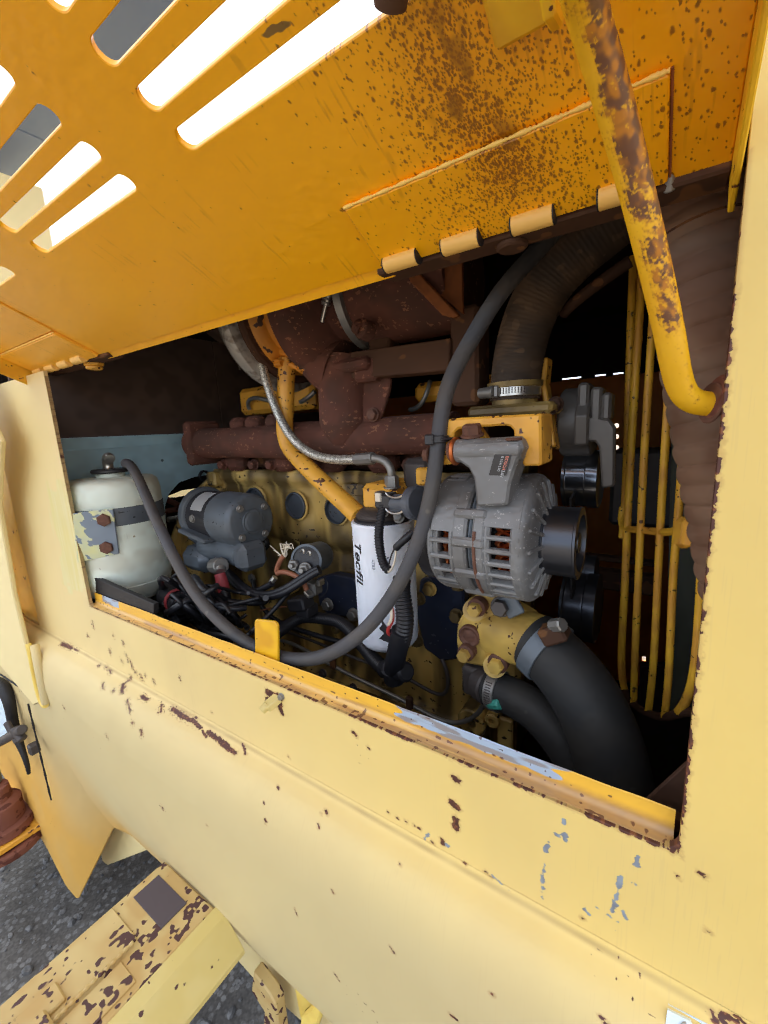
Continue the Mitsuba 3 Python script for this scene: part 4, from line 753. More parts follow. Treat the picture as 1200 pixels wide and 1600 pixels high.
def ang_of(c, target, axis=(0, 0, 1), ref=None):
    x, y, z = frame(axis, ref); d = np.asarray(target) - c; return math.atan2(d @ y, d @ x)
aa = ang_of(q, EYE)
part(ucb, 'clamp_slots', cat(*clamp_slots(q, 0.0405, aa - 0.75, aa + 0.35, 11, 0.009)), 'dark_steel', 30, kind='stuff')
part(ucb, 'clamp_screw', cat(cyl(q + V(-0.046, -0.028, 0.0), q + V(-0.018, -0.042, 0.0), 0.0085, .001, 20), box(q + V(-0.020, -0.036, 0), (0.016, 0.014, 0.018), None, 0.002)), 'dull_steel', 35)
part(uh, 'branch_pipe', tube(W([(985, 408, .33), (950, 432, .33), (905, 466, .33), (880, 490, .34)]), 0.0085, 30, 14), 'dark_rust')
th = thing('thermostat_neck', 'worn yellow outlet neck below the upper coolant hose', 'outlet neck')
part(th, 'neck', lathe([(0.035, -0.02), (0.036, 0.03), (0.042, 0.034), (0.043, 0.042), (0, 0.042)], U(804, 640, .30), (0, 0, 1), 40), 'engine_yellow', 40)
part(th, 'flange', box(U(806, 645, .30) + V(0, 0, .004), (0.13, 0.09, 0.018), None, 0.008), 'engine_yellow', 30)
for px in (768, 852): part(th, 'bolt', hexbolt(U(px, 646, .27), (0, -.3, 1), 0.012), 'dark_rust', 25)
dk = thing('intake_duct', 'large brown taped duct elbow behind the prop rod', 'duct')
dp = W([(1075, 150, .30), (1085, 230, .22), (1092, 330, .18), (1104, 450, .165), (1120, 580, .155), (1142, 720, .15), (1168, 880, .145), (1190, 1000, .14)])
part(dk, 'tube', tube(dp, lambda l, q: 0.049 - 0.008 * q + 0.0032 * abs(math.sin(l * math.pi / 0.021)) ** 0.6 + 0.0016 * (meshkit.noise(V(l * 90, 0, 0)) - .5), 420, 40), 'duct_wrap', 60)
for k, f_ in enumerate((0.22, 0.27, 0.32, 0.37)):
    i = int(f_ * 100); c_ = spline(dp, 100); t_ = norm(c_[i + 1] - c_[i])
    part(dk, 'wire_hoop', lathe([(0.0498 + 0.0008 * math.cos(a), 0.0012 * math.sin(a)) for a in np.linspace(0, 6.283, 9)], c_[i], t_, 48), 'dark_rust', 50)
for nm, lab, pts, rr, cq, cr in (('lower_coolant_hose', 'fat black coolant hose with a broad grey clamp at lower right', [(836, 1002, .20), (866, 1028, .188), (900, 1068, .178), (930, 1120, .172), (952, 1185, .168), (968, 1270, .165), (975, 1350, .165)], [0.044, 0.046, 0.047, 0.047, 0.046], (852, 1016), 0.0455),
                             ('bypass_coolant_hose', 'thinner black coolant hose with a slotted clamp below the yellow pump', [(764, 1074, .215), (795, 1086, .208), (838, 1112, .20), (878, 1156, .192), (912, 1212, .185), (945, 1290, .18)], [0.029, 0.0305, 0.031, 0.031, 0.030], (777, 1080), 0.0305)):
    h_ = thing(nm, lab, 'hose')
    P_ = W(pts); part(h_, 'tube', tube(P_, rr, 120, 36), 'black_rubber', 60)
    sp_ = spline(P_, 200); k = int(np.argmin(np.linalg.norm(sp_ - U(*cq, (pts[0][2] + pts[1][2]) / 2), axis=1))); t_ = norm(sp_[k + 1] - sp_[k]); c_ = sp_[k]; w_ = 0.0115 if rr[0] > .04 else 0.009
    hcb = part(h_, 'clamp_band', ringed(c_ - t_ * w_, c_ + t_ * w_, cr + .0025, cr - .002, .0008, 56), 'grey_blue_metal' if rr[0] > .04 else 'dull_steel', 40)
    if rr[0] > .04:
        part(hcb, 'clamp_block', box(U(866, 988, .165), (0.034, 0.03, 0.024), [norm(V(1, 0, .6)), V(0, 1, 0), norm(V(-.6, 0, 1))], 0.003), 'dark_rust', 30)
        part(hcb, 'clamp_screw', cyl(U(862, 978, .16), U(880, 976, .15), 0.0095, .002, 8), 'dull_steel', 30)
    else:
        a_ = ang_of(c_, EYE, t_); part(hcb, 'clamp_slots', cat(*clamp_slots(c_, cr + .0026, a_ - .2, a_ + .9, 10, 0.010, t_)), 'dark_steel', 30, kind='stuff')
        part(hcb, 'clamp_screw', cat(cyl(U(764, 1098, .19), U(782, 1100, .18), 0.009, .002, 8), cyl(U(768, 1092, .19), U(776, 1106, .18), 0.007, .002, 12)), 'teal_paint', 30, 'clamp screw daubed with teal paint')

# ------------------------------------------------------------------ coolant pump casting
pm = thing('coolant_pump', 'yellow cast pump housing with four bolts and a rusty plug', 'pump housing')
PY = 0.215
pp = soft(pxz([(742, 930), (775, 925), (800, 945), (835, 965), (838, 990), (815, 1020), (788, 1048), (748, 1042), (718, 1036), (712, 1005), (714, 975), (728, 950)], PY), 0.012, 5)
pmf = part(pm, 'flange', plate(pp, PY, 0.03, 0.005), 'pump_yellow', 40)
part(pm, 'outlet_neck', tube(W([(758, 972, .265), (785, 984, .245), (815, 995, .222), (838, 1004, .205), (850, 1012, .197)]), [0.040, 0.046, 0.046, 0.043, 0.0425], 40, 36), 'pump_yellow', 60)
part(pm, 'bolt_boss', tube(W([(740, 954, .200), (744, 948, .24)]), 0.0175, 8, 24), 'pump_yellow', 50)
part(pm, 'bolt_boss', tube(W([(773, 1041, .197), (771, 1034, .235)]), 0.0180, 8, 24), 'pump_yellow', 50)
for px, py, r_, m_ in ((740, 954, .0115, 'pump_yellow'), (723, 1026, .0110, 'pump_yellow'), (773, 1043, .0125, 'pump_yellow')):
    q = U(px, py, .185); part(pmf, 'bolt_washer', cyl(q + V(0, 0.03, 0), q + V(0, 0.008, 0), r_ * 1.28, .003, 24), 'bare_rust', 35); part(pmf, 'bolt', hexbolt(q + V(0, 0.010, 0), (0, -1, 0), r_, .014, False), m_, 25)
q = U(734, 993, .210); part(pmf, 'core_plug', lathe([(0.0185, -.004), (0.0185, 0.004), (0.016, 0.006), (0.011, 0.002), (0.006, 0.004), (0, 0.004)], q, (0, -1, 0), 32), 'bare_rust', 40)
part(pm, 'upper_bolt', hexbolt(U(783, 948, .19), (0.1, -1, 0.2), 0.013, .016), 'dark_steel', 25)
part(pm, 'stay_strap', bar(U(790, 930, .19), U(808, 962, .185), 0.028, 0.006, 0.002, (0, -1, 0)), 'grey_blue_metal', 30)
ct = meshkit.text_mesh('77777C03', 0.0085, 0.0012); v = np.array(ct.vertices); o_ = U(757, 1006, PY - .0012)
ct.vertices = np.stack([o_[0] - 0 + v[:, 1], np.full(len(v), PY - 0.0008) - v[:, 2], o_[2] - v[:, 0] * 0.9], 1); ct.fix_normals(); part(pmf, 'casting_number', ct, 'pump_yellow', False)
part(pm, 'lower_elbow', cat(cyl(U(752, 1066, .23), U(768, 1076, .215), 0.030, .003, 32), box(U(750, 1058, .24), (0.05, 0.05, 0.055), None, 0.006)), 'dark_steel', 40)

# ------------------------------------------------------------------ thin lines low on the block
fp = thing('fuel_lines', 'pair of thin dark steel lines running low along the engine block', 'fuel lines')
part(fp, 'line', tube(W([(430, 1000, .32), (470, 1012, .31), (520, 1040, .31), (575, 1068, .31), (640, 1100, .31), (700, 1128, .31), (740, 1120, .30), (756, 1098, .29)]), .0048, 80, 10), 'dull_steel', 50)
part(fp, 'line', tube(W([(440, 985, .33), (500, 1006, .33), (560, 1030, .33), (640, 1062, .33), (690, 1085, .32), (700, 1062, .31), (690, 1030, .31)]), .0040, 80, 10), 'dark_steel', 50)
for px, py in ((520, 1036), (640, 1098)):
    part(fp, 'line_clip', box(U(px, py, .305), (.016, .012, .030), None, .003), 'dark_rust', 30)
gc = thing('ground_cable', 'black cable clipped along the engine block beside the relay', 'cable')
part(gc, 'cable', tube(W([(395, 905, .33), (420, 960, .30), (470, 985, .29), (540, 1005, .29), (590, 1012, .28)]), .0062, 60, 12), 'black_cable', 50)
part(gc, 'cable_lug', cat(cyl(U(395, 903, .335), U(395, 903, .335) + V(0, -.008, 0), .013, .001, 20)), 'dull_steel', 30)
# ------------------------------------------------------------------ alternator
alt = thing('alternator', 'dusty grey cast aluminium alternator with copper windings behind its ribs', 'alternator')
AY = 0.15; ac = U(757, 832, AY); aR = 0.0835; A0 = V(0, AY, ac[2]); AX = V(1, 0, 0)
ax_ = lambda px: U(px, 832, AY - aR * 0.9)[0]
xa0, xa1, xa2, xa3, xa4, xa5, xa6 = ax_(668), ax_(680), ax_(712), ax_(732), ax_(757), ax_(810), ax_(830)
def ring_(x0, x1, ro, ri, m, nm, **kw): return part(alt, nm, ringed(V(x0, AY, ac[2]), V(x1, AY, ac[2]), ro, ri, 0.003, 64), m, 40, **kw)
part(alt, 'stator_core', cyl(V(xa0 + .004, AY, ac[2]), V(xa5 + .01, AY, ac[2]), aR * .62, .003, 48), 'seal_black', 40)
part(alt, 'rear_cap', lathe([(0, 0), (aR * .60, 0), (aR * .82, .004), (aR * .92, .012), (aR * .955, .020), (aR * .90, .020), (aR * .6, .012), (0, .012)], V(xa0 - .004, AY, ac[2]), AX, 64), 'cast_aluminium', 40)
ring_(xa2 - .004, xa3 - .002, aR * .995, aR * .7, 'cast_aluminium', 'rear_housing_band')
ring_(xa3 - .001, xa3 + .0045, aR * .955, aR * .7, 'grey_blue_metal', 'stator_ring')
ring_(xa3 + .006, xa4 + .002, aR * 1.01, aR * .7, 'cast_aluminium', 'front_housing_band')
part(alt, 'front_cap', lathe([(aR * .86, -.004), (aR * .995, -.004), (aR * 1.0, .001), (aR * .985, .006), (aR * .93, .011), (aR * .78, .015), (aR * .52, .0175), (aR * .46, .022), (0, .022), (0, .016), (aR * .5, .012), (aR * .80, .008), (aR * .86, -.004)], V(xa5 - .002, AY, ac[2]), AX, 64), 'cast_aluminium', 40)
for deg in range(0, 360, 20):
    t = math.radians(deg); d = V(0, math.cos(t), math.sin(t))
    part(alt, 'front_web', bar(V(xa5 + .0095, AY, ac[2]) + d * aR * .90, V(xa5 + .018, AY, ac[2]) + d * aR * .46, .005, .008, .0015, AX), 'cast_aluminium', 30)
def rib(x0, x1, deg, w, r_out, th):
    t = math.radians(deg); d = V(0, math.cos(t), math.sin(t)); s_ = np.cross(AX, d)
    c = V((x0 + x1) / 2, AY, ac[2]) + d * (r_out - th / 2); return box(c, (x1 - x0, w, th), [AX, s_, d], min(w, th) * .35)
def sector(x0, x1, ro, ri, d0, d1, bev=.0025):
    n = max(4, int((d1 - d0) / 5)); an = np.radians(np.linspace(d0, d1, n)); 
    pl = Polygon([(ro * math.cos(t), ro * math.sin(t)) for t in an] + [(ri * math.cos(t), ri * math.sin(t)) for t in an[::-1]])
    return extrude(pl, V(x0, AY, ac[2]), V(0, 1, 0), V(0, 0, 1), x1 - x0, bev)
for x0_, x1_, ro_, k0, k1 in ((xa4 - .004, xa5 + .004, aR * 1.0, 160, 226), (xa1 - .006, xa2 + .002, aR * .985, 167, 221)):
    part(alt, 'housing_shell', sector(x0_, x1_, ro_, ro_ - .010, 112, k0), 'cast_aluminium', 40)
    part(alt, 'housing_shell', sector(x0_, x1_, ro_, ro_ - .010, k1 + 6, 300), 'cast_aluminium', 40)
    for deg in np.linspace(k0 + 9, k1 + 1, 6 if k0 < 165 else 4): part(alt, 'cooling_rib', rib(x0_ - .001, x1_, deg, .0060, ro_ * .998, .012), 'cast_aluminium', 30)
    for deg in list(range(20, 112, 11)) + list(range(306, 370, 12)): part(alt, 'cooling_rib', rib(x0_, x1_, deg, .0075, ro_ * .99, .012), 'cast_aluminium', 30)
for side_, xs_ in (('front', (xa4 + .004, xa5 - .004)), ('rear', (xa1 + .002, xa2 - .006))):
    for deg in np.arange(140, 250, 9):
        t = math.radians(deg); c = V((xs_[0] + xs_[1]) / 2, AY, ac[2]); d = V(0, math.cos(t), math.sin(t)); s_ = np.cross(AX, d); w_ = (xs_[1] - xs_[0]) * .34
        pts = [c + d * aR * .66 + AX * (w_ * math.cos(a)) + s_ * .007 * math.sin(a) + d * 0.008 * math.cos(a * 2) for a in np.linspace(0, 6.283, 19)]
        part(alt, 'copper_winding', cat(*[tube(np.array(pts) + d * .004 * k + AX * .003 * k, 0.0014, raw=True, sides=6) for k in range(3)]), 'copper', 50)
# solid window frames facing the viewer
for (x0_, x1_) in ((xa4 - .001, xa4 + .007), (xa5 - .009, xa5 + .003)):
    ring_(x0_, x1_, aR * .997, aR * .90, 'cast_aluminium', 'window_frame')
ring_(xa2 - .009, xa2 - .001, aR * .985, aR * .90, 'cast_aluminium', 'window_frame'); ring_(xa1 - .012, xa1 - .004, aR * .96, aR * .86, 'cast_aluminium', 'window_frame')
t = math.radians(196); d = V(0, math.cos(t), math.sin(t))
part(alt, 'through_bolt', tube([V(xa3 + .010, AY, ac[2]) + V(0, math.cos(math.radians(a)), math.sin(math.radians(a))) * aR * 1.012 for a in np.arange(165, 232, 6)], 0.0022, 40, 8), 'bare_rust', 50, 'rusty seam strip')
for deg in (150, 175, 205, 240):
    t = math.radians(deg); d = V(0, math.cos(t), math.sin(t)); part(alt, 'case_lug', rib(xa2 - .003, xa4 + .002, deg, .013, aR * 1.035, .010), 'cast_aluminium', 30)
part(alt, 'rear_terminal', cat(box(V(xa0 + .000, AY - .05, ac[2] + .020), (0.012, 0.02, 0.020), None, .003), box(V(xa0 + .002, AY - .055, ac[2] - .025), (0.010, 0.02, 0.016), None, .003)), 'white_wire', 30)
part(alt, 'rear_cover', lathe([(0, 0), (aR * .55, 0), (aR * .72, .006), (aR * .76, .03), (0, .03)], V(xa0 - .034, AY, ac[2] - .012), AX, 48), 'black_plastic', 40)
# mounting arm
MY = AY - aR * .93
arm = soft(pxz([(713, 692), (742, 690), (812, 686), (818, 700), (808, 722), (797, 756), (792, 790), (744, 792), (742, 768), (740, 748), (732, 732), (718, 722), (712, 716)], MY), .004, 4)
aarm = part(alt, 'mounting_arm', plate(arm, MY, 0.042, 0.003), 'cast_aluminium', 30, 'tall mounting arm with a black rating plate')
b0, b1 = U(713, 705, MY + .012), U(818, 701, MY + .012)
part(aarm, 'pivot_barrel', cyl(b0, b1, 0.0140, .002, 36), 'cast_aluminium', 40)
part(aarm, 'pivot_bush', cyl(U(703, 707, MY + .012), b0, 0.0135, .002, 28), 'bare_rust', 40)
part(aarm, 'bush_ring', ringed(b0 + V(-.003, 0, 0), b0 + V(.0015, 0, 0), 0.0172, .010), 'copper', 40)
part(aarm, 'pivot_bolt_head', hexbolt(U(670, 711, MY + .012), (-1, 0, 0), 0.008), 'bare_rust', 25)
q = U(738, 681, MY + .02); part(aarm, 'clamp_bolt', hexbolt(q, (0, -.2, 1), 0.0115, .012), 'bare_rust', 25)
part(aarm, 'top_plug', cyl(U(803, 688, MY + .004), U(803, 684, MY + .004), 0.009, .002, 20), 'bare_rust', 30)
# rating plate (part of the arm)
lp = [U(773.5, 710, MY), U(799.5, 710.5, MY), U(791, 743, MY), U(764.5, 742, MY)]
part(aarm, 'rating_plate', extrude(Polygon([(p[0], p[2]) for p in lp]), V(0, MY - .0004, 0), *XZ, .0010, 0), 'label_black', False, 'black rating plate with light lettering')
dn = norm(lp[3] - lp[0]); rt = norm(lp[1] - lp[0]); Lh = np.linalg.norm(lp[3] - lp[0]); Lw = np.linalg.norm(lp[1] - lp[0])
def plate_text(txt, fx, f0, h, m, bold=True):
    ms = meshkit.text_mesh(txt, h, .0003, bold); v = np.array(ms.vertices)
    ms.vertices = lp[0] + V(0, -.0016, 0) + rt * (fx * Lw) + dn * (f0 * Lh) + v[:, :1] * dn + v[:, 1:2] * rt - v[:, 2:] * V(0, 1, 0); ms.fix_normals(); return ms
part(aarm, 'plate_lettering', plate_text('BOSCH', .72, .06, .0034, None), 'label_red', False)
part(aarm, 'plate_lettering', plate_text('14V', .72, .72, .0034, None), 'label_silver', False)
part(aarm, 'plate_lettering', plate_text('0 124 110', .46, .06, .0026, None), 'label_silver', False)
# pulley
pc_ = V(ax_(842), AY, ac[2] - .002); pr_ = 0.0445
x9 = U(900, 838, AY - pr_ * .9)[0]; x8 = U(843, 838, AY - pr_ * .9)[0]; L_ = x9 - x8
part(alt, 'pulley', lathe([(0, 0), (pr_ * 1.03, 0), (pr_ * 1.04, .002), (pr_ * 1.04, L_ * .07), (pr_ * 1.0, L_ * .08)] + [(pr_ * (0.985 + 0.0022 * math.cos(k * math.pi)), L_ * (.10 + .80 * k / 24)) for k in range(25)] + [(pr_ * 1.01, L_ * .92), (pr_ * 1.01, L_ * .985), (pr_ * .96, L_), (pr_ * .80, L_), (pr_ * .78, L_ * .8), (pr_ * .3, L_ * .8), (pr_ * .28, L_ * .95), (0, L_ * .95)], V(x8, AY, ac[2] - .002), AX, 64), 'dark_pulley', 30)
part(alt, 'pulley_shaft', cyl(V(xa6 - .02, AY, ac[2] - .002), V(x8 + .001, AY, ac[2] - .002), .016, .002, 24), 'dark_steel', 40)
# yellow bracket
br = thing('alternator_bracket', 'yellow C-shaped cast bracket above the alternator', 'bracket')
BRY = AY - .055
bp_ = soft(pxz([(692, 656), (716, 653), (845, 646), (846, 724), (842, 728), (819, 728), (816, 724), (816, 686), (803, 686), (802, 672), (796, 666), (786, 665), (735, 668), (716, 670), (709, 676), (707, 690), (706, 722), (702, 726), (688, 726), (686, 720), (690, 690)], BRY), .0018, 4)
part(br, 'frame', plate(bp_, BRY, .055, .0025), 'bracket_yellow', 30)
part(br, 'gusset', plate(soft(pxz([(726, 668), (748, 667), (760, 684), (764, 700), (728, 700)], BRY + .02), .001, 3), BRY + .02, .014, .001), 'bracket_yellow', 30)
part(br, 'stay', cat(bar(U(856, 560, .33), U(852, 600, .33), .035, .008, .002, (1, 0, 0)), bar(U(852, 598, .33), U(868, 700, .31), .035, .008, .002, (1, 0, 0))), 'bracket_yellow', 30, 'flat yellow stay strap')
part(br, 'stay_bolt', hexbolt(U(868, 632, .30), (0, -1, 0), .010), 'dark_rust', 25)
# ------------------------------------------------------------------ belt drive
tn = thing('belt_tensioner', 'dark grey cast belt tensioner with stepped lugs behind the yellow bracket', 'belt tensioner')
tq = U(905, 660, .37); s_ = S(tq); X_ = lambda px, y=.34: U(px, 660, y)[0]
part(tn, 'drum', lathe([(0, 0), (.052, 0), (.056, .004), (.056, .046), (.050, .050), (0, .050)], V(X_(872), .38, tq[2]), AX, 48), 'tensioner_grey', 40)
part(tn, 'arm', extrude(soft(Polygon([(.31, tq[2] - .035), (.40, tq[2] - .035), (.42, tq[2] + .02), (.39, tq[2] + .048), (.33, tq[2] + .048), (.305, tq[2] + .01)]), .006, 4), V(X_(903), 0, 0), *YZ, .020, .003), 'tensioner_grey', 30)
for k, (px, h_, w_) in enumerate(((906, .052, .010), (926, .042, .010), (942, .030, .008))):
    part(tn, 'lug', box(V(X_(px + 6, .33), .34, U(px, 640, .33)[2] + .004), (w_ * 1.6, .05, h_ * 1.35), None, .004), 'tensioner_grey', 30)
part(tn, 'swing_arm', extrude(soft(pxz([(907, 648), (952, 655), (961, 668), (960, 760), (940, 764), (936, 700), (930, 690), (908, 690)], .315), .004, 4), V(0, .335, 0), *XZ, .02, .003), 'tensioner_grey', 30)
for px0, px1, py, r_, y_, nm, lab in ((876, 934, 748, .0475, .39, 'idler_pulley', 'polished steel idler pulley under the belt tensioner'), (872, 930, 945, .062, .42, 'crank_pulley', 'dark crank pulley below and behind the alternator pulley'), (884, 930, 890, .030, .46, 'fan_hub', 'small dark hub between the pulleys')):
    pz = U((px0 + px1) / 2, py, y_); a_, b_ = U(px0, py, y_ - r_)[0], U(px1, py, y_ - r_)[0]; L2 = b_ - a_
    single(nm, lathe([(0, 0), (r_ * 1.02, 0), (r_ * 1.02, L2 * .08), (r_, L2 * .1)] + [(r_ * (.99 + .006 * (k % 2)), L2 * (.12 + .5 * k / 10)) for k in range(11)] + [(r_, L2 * .64), (r_ * 1.03, L2 * .66), (r_ * 1.03, L2 * .96), (r_ * .9, L2), (0, L2)], V(a_, y_, pz[2]), AX, 56), 'polished_pulley' if nm == 'idler_pulley' else 'dark_pulley', lab, 'pulley', 30)
single('drive_belt', cat(bar(V(X_(900) , .33, U(900, 745, .33)[2] - .03), V(X_(900), .37, U(900, 930, .37)[2]), .004, .03, .001, (0, 1, 0))), 'seal_black', 'black drive belt between the pulleys', 'belt', 30)
# ------------------------------------------------------------------ fan guard
gd = thing('fan_guard', 'yellow wire fan guard of long upright rods beside the right pillar', 'fan guard')
for pts, r_ in (([(990, 400, .46), (984, 560, .46), (980, 690, .46), (976, 790, .46), (972, 840, .46)], .0062), ([(1004, 400, .42), (995, 560, .42), (986, 700, .42), (979, 850, .42), (974, 960, .42), (971, 1030, .42), (976, 1078, .43)], .0062),
               ([(1026, 400, .37), (1016, 560, .37), (1006, 720, .37), (999, 870, .37), (994, 980, .37), (990, 1098, .38)], .0056), ([(1050, 480, .32), (1044, 620, .32), (1036, 750, .32), (1028, 900, .32), (1022, 1020, .32), (1012, 1116, .33)], .0053),
               ([(1076, 560, .27), (1068, 690, .27), (1060, 800, .27), (1052, 900, .27), (1047, 1010, .27), (1038, 1120, .28)], .0050), ([(1102, 800, .22), (1098, 870, .22), (1093, 960, .22), (1086, 1040, .22), (1076, 1085, .23), (1060, 1112, .25)], .0056)):
    part(gd, 'guard_rod', tube(W(pts), r_, 60, 14), 'guard_yellow', 60)
part(gd, 'guard_hoop', tube(W([(976, 1078, .43), (990, 1100, .38), (1012, 1114, .33), (1040, 1120, .28), (1064, 1114, .25), (1092, 1116, .22)]), .006, 60, 14), 'dark_rust', 60)
part(gd, 'cross_bar', tube(W([(973, 792, .46), (971, 815, .45), (976, 824, .43), (1000, 828, .38), (1030, 831, .325), (1062, 828, .27)]), .0056, 60, 14), 'guard_yellow', 60)
part(gd, 'guard_clamp', box(U(1069, 832, .245), (.020, .020, .040), None, .006), 'guard_yellow', 30)
part(gd, 'guard_clamp', box(U(1088, 833, .165), (.026, .010, .032), None, .003), 'guard_yellow', 30)
part(gd, 'clamp_bolt', hexbolt(U(1067, 846, .232), (0, -1, 0), .0045), 'guard_yellow', 25)
# shroud and radiator behind the guard
rd = thing('fan_shroud', 'olive grey fan shroud plate behind the wire guard', 'fan shroud')
part(rd, 'panel', extrude(soft(pxz([(1052, 560), (1110, 560), (1128, 850), (1100, 1112), (1040, 1112), (1044, 900)], .55), .01, 4), V(0, .57, 0), *XZ, .02, .003), 'olive_shroud', 30)
part(rd, 'lower_panel', extrude(pxz([(1000, 1040), (1140, 1040), (1180, 1500), (980, 1500)], .62), V(0, .64, 0), *XZ, .02, .003), 'dark_interior', 30)
part(rd, 'core_block', box(U(1010, 760, .9) + V(0.0, 0, 0), (.16, .10, .20), None, .01), 'dark_steel', 30)
part(rd, 'cross_rail', cat(box(U(960, 905, .8), (.20, .04, .05), None, .004), box(U(960, 873, .82), (.20, .03, .012), None, .002)), 'dark_rust', 30)
# ------------------------------------------------------------------ exhaust side
mf = thing('exhaust_manifold', 'rust brown cast exhaust manifold running along the top of the engine', 'exhaust manifold')
mp = W([(306, 693, .36), (360, 692, .36), (430, 690, .36), (500, 688, .36), (580, 683, .36), (650, 679, .36), (712, 676, .36)])
part(mf, 'runner', tube(mp, [.046, .042, .042, .046, .044, .040, .040], 80, 32), 'rusty_iron', 60)
part(mf, 'end_flange', box(U(318, 692, .36), (.030, .11, .125), None, .012), 'rusty_iron', 40)
part(mf, 'riser', tube(W([(545, 684, .36), (542, 660, .352), (540, 630, .348), (541, 600, .35), (545, 574, .36)]), [.046, .060, .058, .060, .062], 40, 36), 'rusty_iron', 60)
part(mf, 'riser_flange', box(U(548, 578, .355), (.175, .12, .026), None, .010), 'rusty_iron', 40)
part(mf, 'shield_plate', plate(soft(pxz([(560, 588), (610, 588), (607, 612), (598, 640), (590, 662), (560, 670)], .335), .008, 4), .335, .012, .003), 'rusty_iron', 40)
part(mf, 'shield_bolt', hexbolt(U(583, 648, .33), (0, -1, 0), .012), 'bare_rust', 25)
for px in (372, 446, 520, 600, 668):
    q = U(px, 724, .40); part(mf, 'port_flange', box(q + V(0, .0, .004), (.075, .05, .05), None, .014), 'rusty_iron', 40)
for px in (350, 398, 425, 470, 498, 640): part(mf, 'port_bolt', hexbolt(U(px, 726, .375), (0, -1, 0), .013, .014), 'rusty_iron', 25)
for px, py in ((376, 664), (400, 662), (432, 660)): part(mf, 'upper_lug', box(U(px, py, .375), (.052, .05, .04), None, .014), 'rusty_iron', 40)
tb_ = thing('turbocharger', 'turbocharger with silver compressor rim and rust brown turbine side', 'turbocharger')
TC = U(430, 500, .37); tz, ty = TC[2], .37; tx = lambda px: U(px, 500, ty - .09)[0]
part(tb_, 'compressor_housing', lathe([(.05, -.06), (.115, -.055), (.158, -.035), (.172, -.005), (.168, .012), (.150, .020), (.09, .022), (.05, .022)], V(tx(392), ty, tz), AX, 72), 'compressor_alu', 50, 'silver grey compressor housing')
part(tb_, 'backplate', lathe([(0, 0), (.150, 0), (.152, .010), (.146, .016), (.10, .020), (0, .022)], V(tx(402), ty, tz), AX, 64), 'dark_rust', 40)
part(tb_, 'bearing_housing', lathe([(.135, 0), (.128, .012), (.108, .02), (.105, .065), (.122, .078), (.13, .088), (0, .09)], V(tx(410), ty, tz), AX, 56), 'turbo_yellow', 50, 'yellow bearing housing')
part(tb_, 'turbine_housing', lathe([(0, 0), (.118, 0), (.150, .012), (.158, .040), (.150, .070), (.118, .092), (.09, .105), (.085, .15), (0, .15)], V(tx(443), ty, tz), AX, 64), 'rusty_iron', 50)
part(tb_, 'turbine_foot', tube([V(tx(470), ty - .05, tz - .08), U(500, 556, .335), U(530, 578, .35)], [.055, .055, .062], 30, 28), 'rusty_iron', 60)
fl_ = U(452, 552, .325)
part(tb_, 'drain_flange', cat(box(fl_ + V(0, 0, 0), (.105, .045, .020), [norm(V(1, 0, -.45)), V(0, 1, 0), norm(V(.45, 0, 1))], .007), box(fl_ + V(.005, .005, -.022), (.11, .05, .014), [norm(V(1, 0, -.45)), V(0, 1, 0), norm(V(.45, 0, 1))], .006)), 'turbo_yellow', 30)
for px, py in ((436, 566), (474, 574)): part(tb_, 'flange_bolt', hexbolt(U(px, py, .30), (0.1, -.3, -1), .012), 'turbo_yellow', 25)
part(tb_, 'hose_clip', cyl(U(373, 560, .42), U(375, 578, .42), .003, .001, 10), 'dull_steel', 40)
single('air_inlet_pipe', lathe([(0, 0), (.15, 0), (.155, .004), (.155, .30), (.13, .32), (0, .32)], V(tx(300) - .30, .62, U(345, 470, .62)[2]), AX, 56), 'brown_panel', 'dark brown inlet pipe behind the turbocharger', 'pipe', 50)
dt = thing('oil_drain_tube', 'bent yellow oil drain tube running from turbocharger to filter head', 'pipe')
part(dt, 'tube', tube(W([(449, 560, .32), (447, 600, .315), (445, 650, .31), (445, 672, .31), (450, 694, .308), (466, 716, .30), (500, 750, .28), (535, 782, .26), (562, 808, .24)]), .0195, 120, 24), 'bracket_yellow', 60)
bh = thing('braided_oil_line', 'steel braided oil line curving in front of the manifold', 'oil line')
part(bh, 'hose', tube(W([(398, 478, .28), (402, 520, .28), (409, 565, .28), (420, 608, .28), (437, 652, .28), (460, 688, .28), (490, 710, .28), (525, 718, .27), (560, 718, .26)]), lambda l, q: .0095 + .0004 * math.sin(l * 1500), 300, 18), 'steel_braid', 60)
part(bh, 'ferrule', cyl(U(556, 718, .26), U(584, 716, .25), .0115, .001, 8), 'dull_steel', 35)
part(bh, 'elbow', tube(W([(582, 716, .25), (598, 719, .245), (608, 728, .24), (612, 744, .24)]), .0075, 30, 16), 'dull_steel', 50)
part(bh, 'union_nut', hexbolt(U(612, 752, .24) - V(0, 0, .012), (0, 0, 1), .013, .020), 'dull_steel', 25)
ms_ = thing('muffler', 'rust brown muffler inlet with a V-band clamp and diagonal bracket', 'muffler')
my = ty; mz = tz; mxx = lambda px: U(px, 470, my - .08)[0]
part(ms_, 'inlet_pipe', lathe([(.06, -.02), (.095, -.012), (.100, 0), (.100, .05), (.103, .056), (.103, .19), (.098, .20), (.0, .20)], V(mxx(546), my, mz), AX, 64), 'rusty_iron', 40)
part(ms_, 'clamp_ring', lathe([(.097, 0), (.107, .003), (.107, .020), (.097, .023)], V(mxx(530), my, mz - .002), AX, 64), 'dull_steel', 40, 'steel V-band clamp')
part(ms_, 'clamp_bolt', cat(cyl(U(514, 452, .275), U(503, 504, .275), .0042, .001, 14), cyl(U(512, 460, .275), U(509, 478, .275), .0085, .001, 14)), 'bright_steel', 40)
